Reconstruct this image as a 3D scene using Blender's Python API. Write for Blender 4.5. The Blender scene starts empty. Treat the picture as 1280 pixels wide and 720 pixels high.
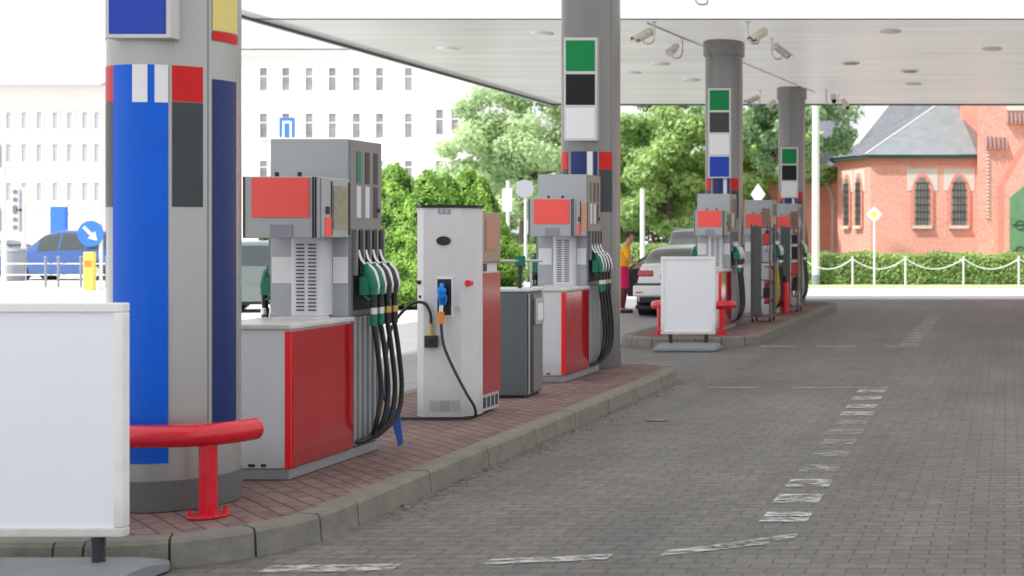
import bpy, math, random
import numpy as np
from mathutils import Vector, Matrix
R = math.radians
random.seed(7); rng = np.random.default_rng(7)
C = bpy.context.scene.collection
SC = bpy.context.scene
F = 1670.0; CX = 1258.0; CY = 292.0; EH = 1.70     # measured lens / eye of the photograph
def W(px, py, Y):                                   # world point at depth Y
    return Vector(((px-CX)*Y/F, Y, EH+(CY-py)*Y/F))

# ------------------------------------------------------------------ materials
def nt(name):
    m = bpy.data.materials.new(name); m.use_nodes = True
    t = m.node_tree; b = t.nodes['Principled BSDF']
    return m, t, b, t.links.new
def mat(name, col, rough=0.5, metal=0.0, coat=0.0, var=0.06, scale=3.0, bump=0.0, bscale=60.0, dirt=0.0, emit=None, spec=None, streak=False):
    m, t, b, L = nt(name)
    tc = t.nodes.new('ShaderNodeTexCoord')
    mp = t.nodes.new('ShaderNodeMapping'); L(tc.outputs['Object'], mp.inputs[0])
    if streak: mp.inputs['Scale'].default_value = (1, 1, 0.12)
    n = t.nodes.new('ShaderNodeTexNoise'); n.inputs['Scale'].default_value = scale; n.inputs['Detail'].default_value = 6
    n.inputs['Roughness'].default_value = .65
    L(mp.outputs[0], n.inputs['Vector'])
    r = t.nodes.new('ShaderNodeMapRange'); r.inputs[1].default_value = .3; r.inputs[2].default_value = .7
    r.inputs[3].default_value = 1-var-dirt; r.inputs[4].default_value = 1+var
    L(n.outputs['Fac'], r.inputs[0])
    mx = t.nodes.new('ShaderNodeMix'); mx.data_type = 'RGBA'; mx.blend_type = 'MULTIPLY'; mx.inputs[0].default_value = 1
    mx.inputs[6].default_value = (*col, 1); L(r.outputs[0], mx.inputs[7])
    if dirt:   # splash grime on everything close to the ground
        ge = t.nodes.new('ShaderNodeNewGeometry'); sz = t.nodes.new('ShaderNodeSeparateXYZ'); L(ge.outputs['Position'], sz.inputs[0])
        gm = t.nodes.new('ShaderNodeMath'); gm.operation = 'MULTIPLY_ADD'; L(n.outputs['Fac'], gm.inputs[0]); gm.inputs[1].default_value = -.45; L(sz.outputs[2], gm.inputs[2])
        gr = t.nodes.new('ShaderNodeMapRange'); gr.inputs[1].default_value = -.06; gr.inputs[2].default_value = .22; gr.inputs[3].default_value = .42; gr.inputs[4].default_value = 0; L(gm.outputs[0], gr.inputs[0])
        mg = t.nodes.new('ShaderNodeMix'); mg.data_type = 'RGBA'; L(gr.outputs[0], mg.inputs[0]); L(mx.outputs[2], mg.inputs[6]); mg.inputs[7].default_value = (.10, .09, .075, 1)
        L(mg.outputs[2], b.inputs['Base Color'])
    else: L(mx.outputs[2], b.inputs['Base Color'])
    r2 = t.nodes.new('ShaderNodeMapRange'); r2.inputs[3].default_value = max(rough-.08, .02); r2.inputs[4].default_value = min(rough+.1, 1)
    L(n.outputs['Fac'], r2.inputs[0]); L(r2.outputs[0], b.inputs['Roughness'])
    b.inputs['Metallic'].default_value = metal; b.inputs['Coat Weight'].default_value = coat; b.inputs['Coat Roughness'].default_value = .08
    if spec is not None: b.inputs['Specular IOR Level'].default_value = spec
    if bump:
        n2 = t.nodes.new('ShaderNodeTexNoise'); n2.inputs['Scale'].default_value = bscale; n2.inputs['Detail'].default_value = 4
        L(tc.outputs['Object'], n2.inputs['Vector'])
        bp = t.nodes.new('ShaderNodeBump'); bp.inputs['Strength'].default_value = bump; bp.inputs['Distance'].default_value = .01
        L(n2.outputs['Fac'], bp.inputs['Height']); L(bp.outputs[0], b.inputs['Normal'])
    return m
def brickmat(name, c1, c2, cm, bw, bh, mortar=.004, off=.5, rough=.8, bump=.5, coord='XY', big=(.75, 1.15), bigscale=.35, bias=0, rot=0, vary=.5, wob=.006):
    m, t, b, L = nt(name)
    tc = t.nodes.new('ShaderNodeTexCoord'); src = tc.outputs['Object']
    sx = t.nodes.new('ShaderNodeSeparateXYZ'); L(src, sx.inputs[0]); cb = t.nodes.new('ShaderNodeCombineXYZ')
    if coord == 'XY': L(sx.outputs[0], cb.inputs[0]); L(sx.outputs[1], cb.inputs[1])
    else:
        ad = t.nodes.new('ShaderNodeMath'); L(sx.outputs[0], ad.inputs[0]); L(sx.outputs[1], ad.inputs[1]); L(ad.outputs[0], cb.inputs[0]); L(sx.outputs[2], cb.inputs[1])
    mp = t.nodes.new('ShaderNodeMapping'); mp.inputs['Rotation'].default_value = (0, 0, rot); L(cb.outputs[0], mp.inputs[0])
    nw = t.nodes.new('ShaderNodeTexNoise'); nw.inputs['Scale'].default_value = 2.5; nw.inputs['Detail'].default_value = 3; L(mp.outputs[0], nw.inputs['Vector'])
    va = t.nodes.new('ShaderNodeVectorMath'); va.operation = 'SCALE'; L(nw.outputs['Color'], va.inputs[0]); va.inputs['Scale'].default_value = wob*4
    vb = t.nodes.new('ShaderNodeVectorMath'); vb.operation = 'ADD'; L(mp.outputs[0], vb.inputs[0]); L(va.outputs[0], vb.inputs[1])
    br = t.nodes.new('ShaderNodeTexBrick'); L(vb.outputs[0], br.inputs['Vector'])
    br.offset = off; br.inputs['Scale'].default_value = 1; br.inputs['Mortar Size'].default_value = mortar
    br.inputs['Mortar Smooth'].default_value = .3; br.inputs['Bias'].default_value = bias
    br.inputs['Brick Width'].default_value = bw; br.inputs['Row Height'].default_value = bh
    br.inputs['Color1'].default_value = (*c1, 1); br.inputs['Color2'].default_value = (*c2, 1); br.inputs['Mortar'].default_value = (*cm, 1)
    def noise(s, lo, hi, det=5):
        n = t.nodes.new('ShaderNodeTexNoise'); n.inputs['Scale'].default_value = s; n.inputs['Detail'].default_value = det; n.inputs['Roughness'].default_value = .6
        L(src, n.inputs['Vector']); r = t.nodes.new('ShaderNodeMapRange'); r.inputs[1].default_value = .32; r.inputs[2].default_value = .68
        r.inputs[3].default_value = lo; r.inputs[4].default_value = hi; L(n.outputs['Fac'], r.inputs[0]); return r.outputs[0], n
    a, _ = noise(bigscale, *big); c, n2 = noise(14, .8, 1.2)
    mu = t.nodes.new('ShaderNodeMath'); mu.operation = 'MULTIPLY'; L(a, mu.inputs[0]); L(c, mu.inputs[1])
    if coord == 'XY':
        def stained(sc, vec, lo, hi, v0, v1, prev):
            mq = t.nodes.new('ShaderNodeMapping'); mq.inputs['Scale'].default_value = vec; L(src, mq.inputs[0])
            nn = t.nodes.new('ShaderNodeTexNoise'); nn.inputs['Scale'].default_value = sc; nn.inputs['Detail'].default_value = 6; nn.inputs['Roughness'].default_value = .7; L(mq.outputs[0], nn.inputs['Vector'])
            rr = t.nodes.new('ShaderNodeMapRange'); rr.inputs[1].default_value = lo; rr.inputs[2].default_value = hi; rr.inputs[3].default_value = v0; rr.inputs[4].default_value = v1; L(nn.outputs['Fac'], rr.inputs[0])
            m2 = t.nodes.new('ShaderNodeMath'); m2.operation = 'MULTIPLY'; L(prev.outputs[0], m2.inputs[0]); L(rr.outputs[0], m2.inputs[1]); return m2
        mu = stained(.9, (1.3, .16, 1), .35, .65, .82, 1.14, mu)      # lengthwise tyre wear
        mu = stained(1.1, (1, 1, 1), .60, .70, 1.0, .72, mu)          # old drips and spills
        mu = stained(5.0, (1, 1, 1), .64, .72, 1.0, .80, mu)
    mx = t.nodes.new('ShaderNodeMix'); mx.data_type = 'RGBA'; mx.blend_type = 'MULTIPLY'; mx.inputs[0].default_value = 1
    L(br.outputs['Color'], mx.inputs[6]); L(mu.outputs[0], mx.inputs[7]); L(mx.outputs[2], b.inputs['Base Color'])
    r3 = t.nodes.new('ShaderNodeMapRange'); r3.inputs[3].default_value = rough-.15; r3.inputs[4].default_value = min(1, rough+.12); L(a, r3.inputs[0]); L(r3.outputs[0], b.inputs['Roughness'])
    iv = t.nodes.new('ShaderNodeMath'); iv.operation = 'SUBTRACT'; iv.inputs[0].default_value = 1; L(br.outputs['Fac'], iv.inputs[1])
    ad2 = t.nodes.new('ShaderNodeMath'); ad2.operation = 'MULTIPLY_ADD'; L(n2.outputs['Fac'], ad2.inputs[0]); ad2.inputs[1].default_value = .5; L(iv.outputs[0], ad2.inputs[2])
    bp = t.nodes.new('ShaderNodeBump'); bp.inputs['Strength'].default_value = bump; bp.inputs['Distance'].default_value = .006
    L(ad2.outputs[0], bp.inputs['Height']); L(bp.outputs[0], b.inputs['Normal'])
    return m
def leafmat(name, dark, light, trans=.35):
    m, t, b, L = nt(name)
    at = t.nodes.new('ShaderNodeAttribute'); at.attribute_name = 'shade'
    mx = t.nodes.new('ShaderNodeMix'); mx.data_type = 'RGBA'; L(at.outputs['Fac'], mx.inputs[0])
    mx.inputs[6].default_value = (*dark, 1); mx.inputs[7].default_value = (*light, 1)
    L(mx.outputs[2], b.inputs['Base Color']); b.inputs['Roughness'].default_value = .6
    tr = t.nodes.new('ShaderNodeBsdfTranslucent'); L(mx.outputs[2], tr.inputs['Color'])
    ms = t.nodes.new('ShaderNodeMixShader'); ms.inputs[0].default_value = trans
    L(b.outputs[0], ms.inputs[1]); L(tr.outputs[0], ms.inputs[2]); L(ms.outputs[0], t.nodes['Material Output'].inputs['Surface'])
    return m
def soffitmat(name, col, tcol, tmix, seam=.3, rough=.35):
    """painted sheet-metal with plank seams along X, translucency added to make it glow"""
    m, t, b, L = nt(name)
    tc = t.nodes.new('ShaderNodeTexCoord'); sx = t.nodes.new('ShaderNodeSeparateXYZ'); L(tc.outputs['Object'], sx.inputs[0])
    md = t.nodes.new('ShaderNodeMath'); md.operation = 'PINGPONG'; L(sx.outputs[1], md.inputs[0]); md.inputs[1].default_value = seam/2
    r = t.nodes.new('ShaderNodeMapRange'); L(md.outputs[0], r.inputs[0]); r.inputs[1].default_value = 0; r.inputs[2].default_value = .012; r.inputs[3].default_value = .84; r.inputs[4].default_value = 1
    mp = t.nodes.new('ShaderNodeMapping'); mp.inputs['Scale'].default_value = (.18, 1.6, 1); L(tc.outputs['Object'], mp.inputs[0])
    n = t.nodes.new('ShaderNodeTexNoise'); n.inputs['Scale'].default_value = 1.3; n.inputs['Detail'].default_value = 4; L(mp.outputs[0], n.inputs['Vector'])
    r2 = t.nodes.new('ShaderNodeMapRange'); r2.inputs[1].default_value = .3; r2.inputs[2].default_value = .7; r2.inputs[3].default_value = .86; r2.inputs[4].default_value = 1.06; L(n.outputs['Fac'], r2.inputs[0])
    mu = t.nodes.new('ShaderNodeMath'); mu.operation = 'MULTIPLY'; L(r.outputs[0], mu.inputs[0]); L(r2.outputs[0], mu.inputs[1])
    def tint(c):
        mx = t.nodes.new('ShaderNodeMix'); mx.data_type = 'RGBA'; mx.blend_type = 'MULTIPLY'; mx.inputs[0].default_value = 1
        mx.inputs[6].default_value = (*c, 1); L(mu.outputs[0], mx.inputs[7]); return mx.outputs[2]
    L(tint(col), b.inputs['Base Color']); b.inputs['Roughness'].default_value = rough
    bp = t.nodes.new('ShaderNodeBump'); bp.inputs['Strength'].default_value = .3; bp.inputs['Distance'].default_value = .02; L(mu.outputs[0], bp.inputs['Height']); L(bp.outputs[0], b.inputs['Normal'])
    tr = t.nodes.new('ShaderNodeBsdfTranslucent'); L(tint(tcol), tr.inputs['Color'])  # added translucency lets daylight brighten the soffit and forecourt
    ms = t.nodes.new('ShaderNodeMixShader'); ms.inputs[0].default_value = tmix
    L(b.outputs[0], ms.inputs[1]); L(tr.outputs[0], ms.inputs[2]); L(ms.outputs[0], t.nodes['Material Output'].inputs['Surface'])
    return m
def paintmat(name, col, lo=.42, hi=.52, scale=9):
    m, t, b, L = nt(name)
    b.inputs['Base Color'].default_value = (*col, 1); b.inputs['Roughness'].default_value = .7
    tc = t.nodes.new('ShaderNodeTexCoord'); n = t.nodes.new('ShaderNodeTexNoise'); n.inputs['Scale'].default_value = scale; n.inputs['Detail'].default_value = 8; n.inputs['Roughness'].default_value = .75
    mp = t.nodes.new('ShaderNodeMapping'); mp.inputs['Scale'].default_value = (.6, 1.6, 1); L(tc.outputs['Object'], mp.inputs[0]); L(mp.outputs[0], n.inputs['Vector'])
    r = t.nodes.new('ShaderNodeMapRange'); r.inputs[1].default_value = lo; r.inputs[2].default_value = hi; L(n.outputs['Fac'], r.inputs[0]); L(r.outputs[0], b.inputs['Alpha'])
    return m

M = {}
M['paver'] = brickmat('grey_pavers', (.168, .161, .150), (.134, .129, .120), (.070, .066, .060), .20, .10, .005, .5, .50, .7, big=(.76, 1.2), bigscale=.3)
M['red_paver'] = brickmat('red_pavers', (.25, .152, .138), (.19, .122, .112), (.07, .055, .05), .20, .10, .006, .5, .8, .6, big=(.8, 1.15), bigscale=.9, rot=R(45))
M['asphalt'] = mat('light_asphalt', (.34, .34, .345), .85, var=.10, scale=1.2, bump=.3, bscale=120)
M['road'] = mat('sunlit_road', (.62, .62, .63), .8, var=.06, scale=.8)
M['pave_light'] = mat('pale_pavement', (.72, .71, .69), .8, var=.05, scale=1.5)
M['kerb'] = mat('kerb_concrete', (.30, .29, .25), .85, var=.18, scale=7, bump=.6, bscale=70, dirt=.12)
M['kerb_dark'] = mat('kerb_joint', (.06, .055, .05), .95)
M['grass'] = mat('lawn', (.46, .52, .30), .9, var=.2, scale=5)
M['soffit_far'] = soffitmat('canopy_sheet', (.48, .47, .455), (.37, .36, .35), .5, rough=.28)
M['soffit_near'] = soffitmat('canopy_glow_sheet', (.9, .9, .9), (.56, .56, .56), .85, seam=1.2)  # near sheet made whiter and more translucent, an added glow
M['white'] = mat('white_paint', (.82, .82, .83), .4, var=.02)
M['trim'] = mat('dark_trim', (.07, .09, .085), .5)
M['col'] = mat('column_paint', (.40, .41, .40), .27, metal=.35, var=.05, scale=2.5, streak=True, dirt=.05)
M['coldark'] = mat('column_steel', (.20, .195, .19), .24, metal=.5, var=.06, scale=2.5, streak=True)
M['base'] = mat('column_base', (.135, .145, .15), .5, var=.08, scale=6, dirt=.1)
M['blue'] = mat('blue_vinyl', (.001, .115, .68), .45, coat=.05, spec=.2, var=.05, scale=2)
M['royal'] = mat('royal_vinyl', (.004, .045, .42), .4, coat=.1, spec=.3, var=.04)
M['navy'] = mat('navy_vinyl', (.012, .028, .15), .3, coat=.0, spec=.3, var=.04)
M['red'] = mat('red_vinyl', (.60, .006, .008), .4, spec=.3, var=.05, scale=6)
M['slate'] = mat('charcoal_vinyl', (.05, .058, .066), .4, spec=.3, var=.12, scale=5)
M['green'] = mat('green_panel', (.003, .22, .065), .4, spec=.2)
M['black_panel'] = mat('black_panel', (.012, .013, .016), .4, spec=.2)
M['grey_panel'] = mat('grey_panel', (.06, .06, .065), .4, spec=.2)
M['white_panel'] = mat('white_panel', (.78, .79, .82), .4, var=.02)
M['yellow_label'] = mat('yellow_label', (.75, .62, .20), .5, var=.05)
M['alu'] = mat('aluminium', (.52, .52, .52), .35, metal=.6)
M['farpane'] = mat('distant_glass', (.26, .26, .27), .3, var=.45, scale=.6)  # pane greyed, veiling haze put into its colour
M['frame'] = mat('sign_frame', (.88, .87, .86), .35, var=.05, scale=8, dirt=.04)
M['board'] = mat('sign_board', (.86, .885, .95), .35, var=.015, scale=2)
M['plastic'] = mat('grey_plastic', (.30, .34, .37), .55, var=.08, scale=7, dirt=.08, bump=.15)
M['rubber'] = mat('black_rubber', (.018, .018, .02), .42, var=.1)
M['guard'] = mat('red_guard', (.66, .004, .022), .25, coat=.4, var=.05, scale=6)
M['body'] = mat('dispenser_grey', (.40, .42, .45), .42, metal=.12, var=.035, scale=4, dirt=.03)
M['bodyl'] = mat('dispenser_pale', (.66, .68, .72), .42, var=.03, scale=4, dirt=.02)
M['bodyd'] = mat('dispenser_dark_grey', (.20, .21, .215), .34, metal=.2, var=.05, scale=5)
M['redp'] = mat('red_cabinet', (.42, .006, .012), .12, coat=.6, var=.06, scale=3, dirt=.03)
M['redbright'] = mat('red_edge', (.85, .015, .02), .3, coat=.3)
M['coral'] = mat('coral_panel', (.95, .10, .085), .45, var=.02)
M['mauve'] = mat('mauve_plate', (.27, .26, .33), .45)
M['top'] = mat('worktop', (.62, .61, .59), .35, var=.06, scale=9, dirt=.05)
M['slot'] = mat('slot_black', (.012, .012, .014), .5)
M['screen'] = mat('screen_glass', (.13, .14, .045), .08, coat=.6, var=.5, scale=9)
M['steel'] = mat('steel', (.62, .62, .62), .25, metal=.9)
M['gripg'] = mat('green_grip', (.0, .17, .10), .4, var=.1, scale=20)
M['gripk'] = mat('black_grip', (.02, .02, .022), .4)
M['wiperb'] = mat('wiper_blue', (.01, .07, .36), .4)
M['gripb'] = mat('blue_grip', (.01, .22, .75), .35)
M['orange'] = mat('orange_plastic', (.85, .25, .03), .4)
M['brass'] = mat('brass', (.55, .38, .12), .35, metal=.7)
M['unit'] = mat('unit_white', (.66, .67, .69), .42, var=.03, scale=5, dirt=.04)
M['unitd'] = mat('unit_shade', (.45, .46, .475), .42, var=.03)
M['maroon'] = mat('weathered_red', (.40, .03, .045), .2, coat=.5, var=.2, scale=4, streak=True)
M['tan'] = mat('tan_frame', (.33, .25, .19), .3, metal=.3)
M['bin'] = mat('bin_slate', (.115, .145, .155), .4, var=.05, scale=4, dirt=.04)
M['bind'] = mat('bin_dark', (.03, .033, .035), .5)
M['rack'] = mat('rack_metal', (.20, .20, .205), .4, metal=.4, var=.1, scale=8)
M['glass'] = mat('dark_glass', (.03, .045, .045), .04, coat=1, var=.1)
M['glassl'] = mat('house_glass', (.30, .34, .33), .12, var=.3, scale=1.5)
M['silver'] = mat('silver_paint', (.80, .79, .80), .28, metal=.2, coat=.6, var=.02)
M['carblue'] = mat('blue_car_paint', (.04, .11, .34), .2, coat=.9, metal=.2, var=.02)
M['cargrey'] = mat('grey_car_paint', (.16, .20, .19), .3, coat=.7, metal=.4, var=.02)
M['cardark'] = mat('dark_car_paint', (.36, .38, .42), .3, coat=.7, metal=.4, var=.02)
M['tyre'] = mat('tyre', (.022, .022, .024), .8)
M['lampred'] = mat('lamp_red', (.48, .012, .02), .15, coat=.6, var=.3, scale=12)
M['lampw'] = mat('lamp_clear', (.7, .72, .74), .1, coat=.6)
M['skin'] = mat('skin', (.50, .27, .17), .5)
M['hair'] = mat('hair', (.03, .018, .012), .7, bump=.4)
M['shirt'] = mat('orange_shirt', (.95, .42, .01), .8, bump=.2, bscale=20)
M['shorts'] = mat('magenta_shorts', (.70, .01, .13), .8)
M['trousers'] = mat('dark_red_trousers', (.16, .02, .035), .8)
M['pale_wall'] = mat('pale_render', (.86, .86, .83), .85, var=.02, scale=.5)
M['cream_wall'] = mat('cream_render', (.76, .72, .68), .85, var=.03, scale=.5)
M['trimstone'] = mat('stone_trim', (.88, .83, .78), .85)
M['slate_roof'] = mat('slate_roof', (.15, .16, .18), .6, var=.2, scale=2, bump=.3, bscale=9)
M['slate_lit'] = mat('slate_roof_lit', (.22, .25, .26), .55, var=.15, scale=2, bump=.3, bscale=9)  # lit copy of the slate, brightness of the sunny facets put into colour
M['pale_roof'] = mat('pale_roof', (.42, .43, .46), .7)
M['brick'] = brickmat('church_brick', (.80, .36, .29), (.73, .31, .24), (.80, .50, .43), .26, .08, .010, .5, .85, .3, coord='XZ', big=(.9, 1.12), bigscale=.5)
M['brickd'] = mat('brick_trim', (.68, .27, .21), .85, var=.1, scale=4)
M['plaster'] = mat('plaster', (.66, .60, .54), .85)
M['gutter'] = mat('gutter', (.04, .11, .09), .5)
M['door_green'] = mat('green_door', (.13, .28, .15), .6, var=.15, scale=3)
M['iron'] = mat('iron', (.06, .06, .06), .5)
M['lead'] = mat('lead_window', (.20, .20, .19), .3, var=.4, scale=3)
M['postwhite'] = mat('post_white', (.78, .79, .78), .4)
M['postgrey'] = mat('post_grey', (.28, .30, .33), .6)
M['signblue'] = mat('sign_blue', (.04, .18, .72), .4)
M['signyellow'] = mat('sign_yellow', (.90, .70, .12), .4)
M['bark'] = mat('bark', (.13, .10, .075), .9, var=.3, scale=5, bump=.6, bscale=12)
M['cam'] = mat('camera_shell', (.62, .58, .50), .4, var=.08)
M['camd'] = mat('camera_lens', (.015, .02, .018), .15, coat=.5)
M['light'] = mat('lamp_lens', (.9, .9, .9), .3)
M['leafA'] = leafmat('leaf_pale', (.34, .50, .24), (.78, .92, .58))  # leaf colours paled to stand in for background haze
M['leafB'] = leafmat('leaf_green', (.15, .30, .07), (.66, .84, .34))
M['leafC'] = leafmat('leaf_bluegreen', (.16, .30, .15), (.60, .78, .47))
M['leafT'] = leafmat('leaf_thuja', (.10, .26, .04), (.44, .70, .14))
M['leafH'] = leafmat('leaf_hedge', (.13, .24, .06), (.42, .58, .20))
M['leafD'] = leafmat('leaf_dark', (.04, .09, .03), (.18, .30, .10))
M['debris'] = mat('debris', (.24, .20, .14), .9)
M['paint'] = paintmat('worn_paint', (.60, .60, .58), .42, .60, 12)
M['paint2'] = paintmat('worn_paint_thin', (.50, .50, .48), .45, .68, 12)

# ------------------------------------------------------------------ mesh tools
class MB:
    def __init__(s): s.v = []; s.f = []
    def add(s, vs, fs):
        n = len(s.v); s.v += [tuple(v) for v in vs]; s.f += [tuple(n+i for i in f) for f in fs]; return s
    def box(s, x0, x1, y0, y1, z0, z1):
        v = [(x, y, z) for x in (x0, x1) for y in (y0, y1) for z in (z0, z1)]
        return s.add(v, [(0, 1, 3, 2), (4, 6, 7, 5), (0, 4, 5, 1), (2, 3, 7, 6), (0, 2, 6, 4), (1, 5, 7, 3)])
    def prism(s, poly, a0, a1, axis='z'):
        """poly in the plane perpendicular to axis; axis z: (x,y); y: (x,z); x: (y,z)"""
        n = len(poly)
        def p(q, a): return {'z': (q[0], q[1], a), 'y': (q[0], a, q[1]), 'x': (a, q[0], q[1])}[axis]
        v = [p(q, a0) for q in poly]+[p(q, a1) for q in poly]
        return s.add(v, [tuple(range(n)), tuple(range(2*n-1, n-1, -1))]+[(i, (i+1) % n, n+(i+1) % n, n+i) for i in range(n)])
    def tube(s, pts, r, n=10, cap=True, smooth=0):
        pts = [Vector(p) for p in pts]
        if smooth:
            P = [pts[0]]+pts+[pts[-1]]; out = []
            for i in range(1, len(P)-2):
                for k in range(smooth):
                    t = k/smooth; a, b, c, d = P[i-1:i+3]
                    out.append(.5*((2*b)+(c-a)*t+(2*a-5*b+4*c-d)*t*t+(3*b-a-3*c+d)*t**3))
            out.append(pts[-1]); pts = out
        m = len(pts); rs = r if isinstance(r, (list, tuple)) else [r]*m
        if len(rs) != m: rs = [rs[min(int(i*len(rs)/m), len(rs)-1)] for i in range(m)]
        vs = []; up = None
        for i, p in enumerate(pts):
            d = (pts[min(i+1, m-1)]-pts[max(i-1, 0)])
            d = d.normalized() if d.length > 1e-9 else Vector((0, 0, 1))
            if up is None:
                up = Vector((0, 0, 1)) if abs(d.z) < .9 else Vector((1, 0, 0))
            a = d.cross(up).normalized(); up = a.cross(d).normalized()
            for k in range(n):
                th = 2*math.pi*k/n; vs.append(p+(a*math.cos(th)+up*math.sin(th))*rs[i])
        fs = [(i*n+k, i*n+(k+1) % n, (i+1)*n+(k+1) % n, (i+1)*n+k) for i in range(m-1) for k in range(n)]
        if cap: fs += [tuple(range(n-1, -1, -1)), tuple((m-1)*n+k for k in range(n))]
        return s.add(vs, fs)
    def cyl(s, x, y, z0, z1, r0, r1=None, n=32):
        r1 = r0 if r1 is None else r1
        v = [(x+r0*math.cos(2*math.pi*k/n), y+r0*math.sin(2*math.pi*k/n), z0) for k in range(n)]+[(x+r1*math.cos(2*math.pi*k/n), y+r1*math.sin(2*math.pi*k/n), z1) for k in range(n)]
        return s.add(v, [tuple(range(n-1, -1, -1)), tuple(range(n, 2*n))]+[(k, (k+1) % n, n+(k+1) % n, n+k) for k in range(n)])
    def build(s, name, m, parent=None, bevel=0, smooth=False, world=False, seg=2):
        off = Vector((0, 0, 0))
        if world and parent is not None:
            p = parent
            while p: off += p.location; p = p.parent
        me = bpy.data.meshes.new(name); me.from_pydata([tuple(Vector(v)-off) for v in s.v], [], s.f)
        me.materials.append(M[m] if isinstance(m, str) else m); me.validate(); me.update()
        o = bpy.data.objects.new(name, me); C.objects.link(o)
        if parent is not None: o.parent = parent
        if bevel:
            b = o.modifiers.new('bevel', 'BEVEL'); b.width = bevel; b.segments = seg; b.limit_method = 'ANGLE'; b.angle_limit = R(40)
            b.harden_normals = False
        if smooth:
            me.shade_smooth()
            try:
                me.set_sharp_from_angle(angle=R(40))
            except Exception: pass
        return o
def box(name, x0, x1, y0, y1, z0, z1, m, parent=None, bevel=0, world=False):
    return MB().box(x0, x1, y0, y1, z0, z1).build(name, m, parent, bevel, world=world)
def thing(name, label, cat, loc=(0, 0, 0), rz=0, group=None):
    o = bpy.data.objects.new(name, None); C.objects.link(o); o.location = loc; o.rotation_euler = (0, 0, rz)
    o.empty_display_size = .2
    o['label'] = label; o['category'] = cat
    if group: o['group'] = group
    return o
def tag(o, label=None, cat=None, group=None, kind=None):
    if label: o['label'] = label
    if cat: o['category'] = cat
    if group: o['group'] = group
    if kind: o['kind'] = kind
    return o
def dup(o, loc=None, label=None, parent=None):
    c = o.copy(); C.objects.link(c)
    if parent is not None: c.parent = parent
    if loc is not None: c.location = loc
    if label: c['label'] = label
    for ch in list(o.children): dup(ch, parent=c)
    return c

# ------------------------------------------------------------------ ground
KX = -3.78; IC = -4.85; KH = .15
def sheet(name, x0, x1, y0, y1, z, m):
    return tag(MB().add([(x0, y0, z), (x1, y0, z), (x1, y1, z), (x0, y1, z)], [(0, 1, 2, 3)]).build(name, m), kind='structure')
sheet('ground', -400, 400, -60, 700, -.008, 'pave_light')
sheet('forecourt_paving', -11.4, 16, -12, 34.6, 0, 'paver')
sheet('asphalt_lane', -11.4, -5.95, 9, 34.6, .004, 'asphalt')
sheet('road', -60, 60, 35.0, 41.6, -.002, 'road')
sheet('lawn', -13.4, 40, 41.8, 51.5, .002, 'grass')
# worn bay markings: one flat structure
mk = MB()
def dash(x0, x1, y0, y1, z=.006):
    mk.add([(x0, y0, z), (x1, y0, z), (x1, y1, z), (x0, y1, z)], [(0, 1, 2, 3)])
faint = MB()
for i, y in enumerate((7.86, 8.42, 8.95, 9.52, 10.15, 10.75, 11.3, 11.85, 12.45, 12.98, 13.62, 14.25)):
    xx = -1.30-.14*(y-7.5)/7; tgt = mk if i in (0, 1, 2, 8, 9, 10, 11) else faint
    a_, b_ = xx-.14-random.random()*.03, xx+.13+random.random()*.02
    tgt.add([(a_, y, .006), (b_, y, .006), (b_, y+.28, .006), (a_, y+.28, .006)], [(0, 1, 2, 3)])
for i in range(12):
    y = 20.35+i*.6; dash(-1.62, -1.34, y, y+.3)
for a, b_ in ((-2.35, -1.3), (-3.28, -2.72), (-4.0, -3.6)): faint.add([(a, 14.62, .0065), (b_, 14.62, .0065), (b_, 14.76, .0065), (a, 14.76, .0065)], [(0, 1, 2, 3)])
for a, b_ in ((-3.7, -3.1), (-2.85, -2.3), (-1.85, -1.3)): dash(a, b_, 20.02, 20.16)
tag(mk.build('bay_marking', 'paint'), kind='structure'); tag(faint.build('bay_marking', 'paint2'), kind='structure')
mk = MB()
def strip(p, q, w, z=.006):
    mk.add([(p[0], p[1], z), (q[0], q[1], z), (q[0], q[1]+w, z), (p[0], p[1]+w, z)], [(0, 1, 2, 3)])
strip((-1.82, 7.02), (-1.30, 7.30), .13); strip((-1.55, 7.18), (-1.18, 7.44), .12); strip((-2.68, 6.84), (-2.08, 6.95), .12); strip((-3.75, 6.68), (-3.10, 6.72), .14)
tag(mk.build('bay_marking', 'paint'), kind='structure')
mk = MB()
strip((-9.5, 15.2), (-6.0, 15.2), .14, .010); strip((-8.6, 19.4), (-6.1, 19.4), .12, .010); strip((-9.5, 12.6), (-6.3, 12.6), .12, .010)
tag(mk.build('bay_marking', 'paint'), kind='structure')

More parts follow.
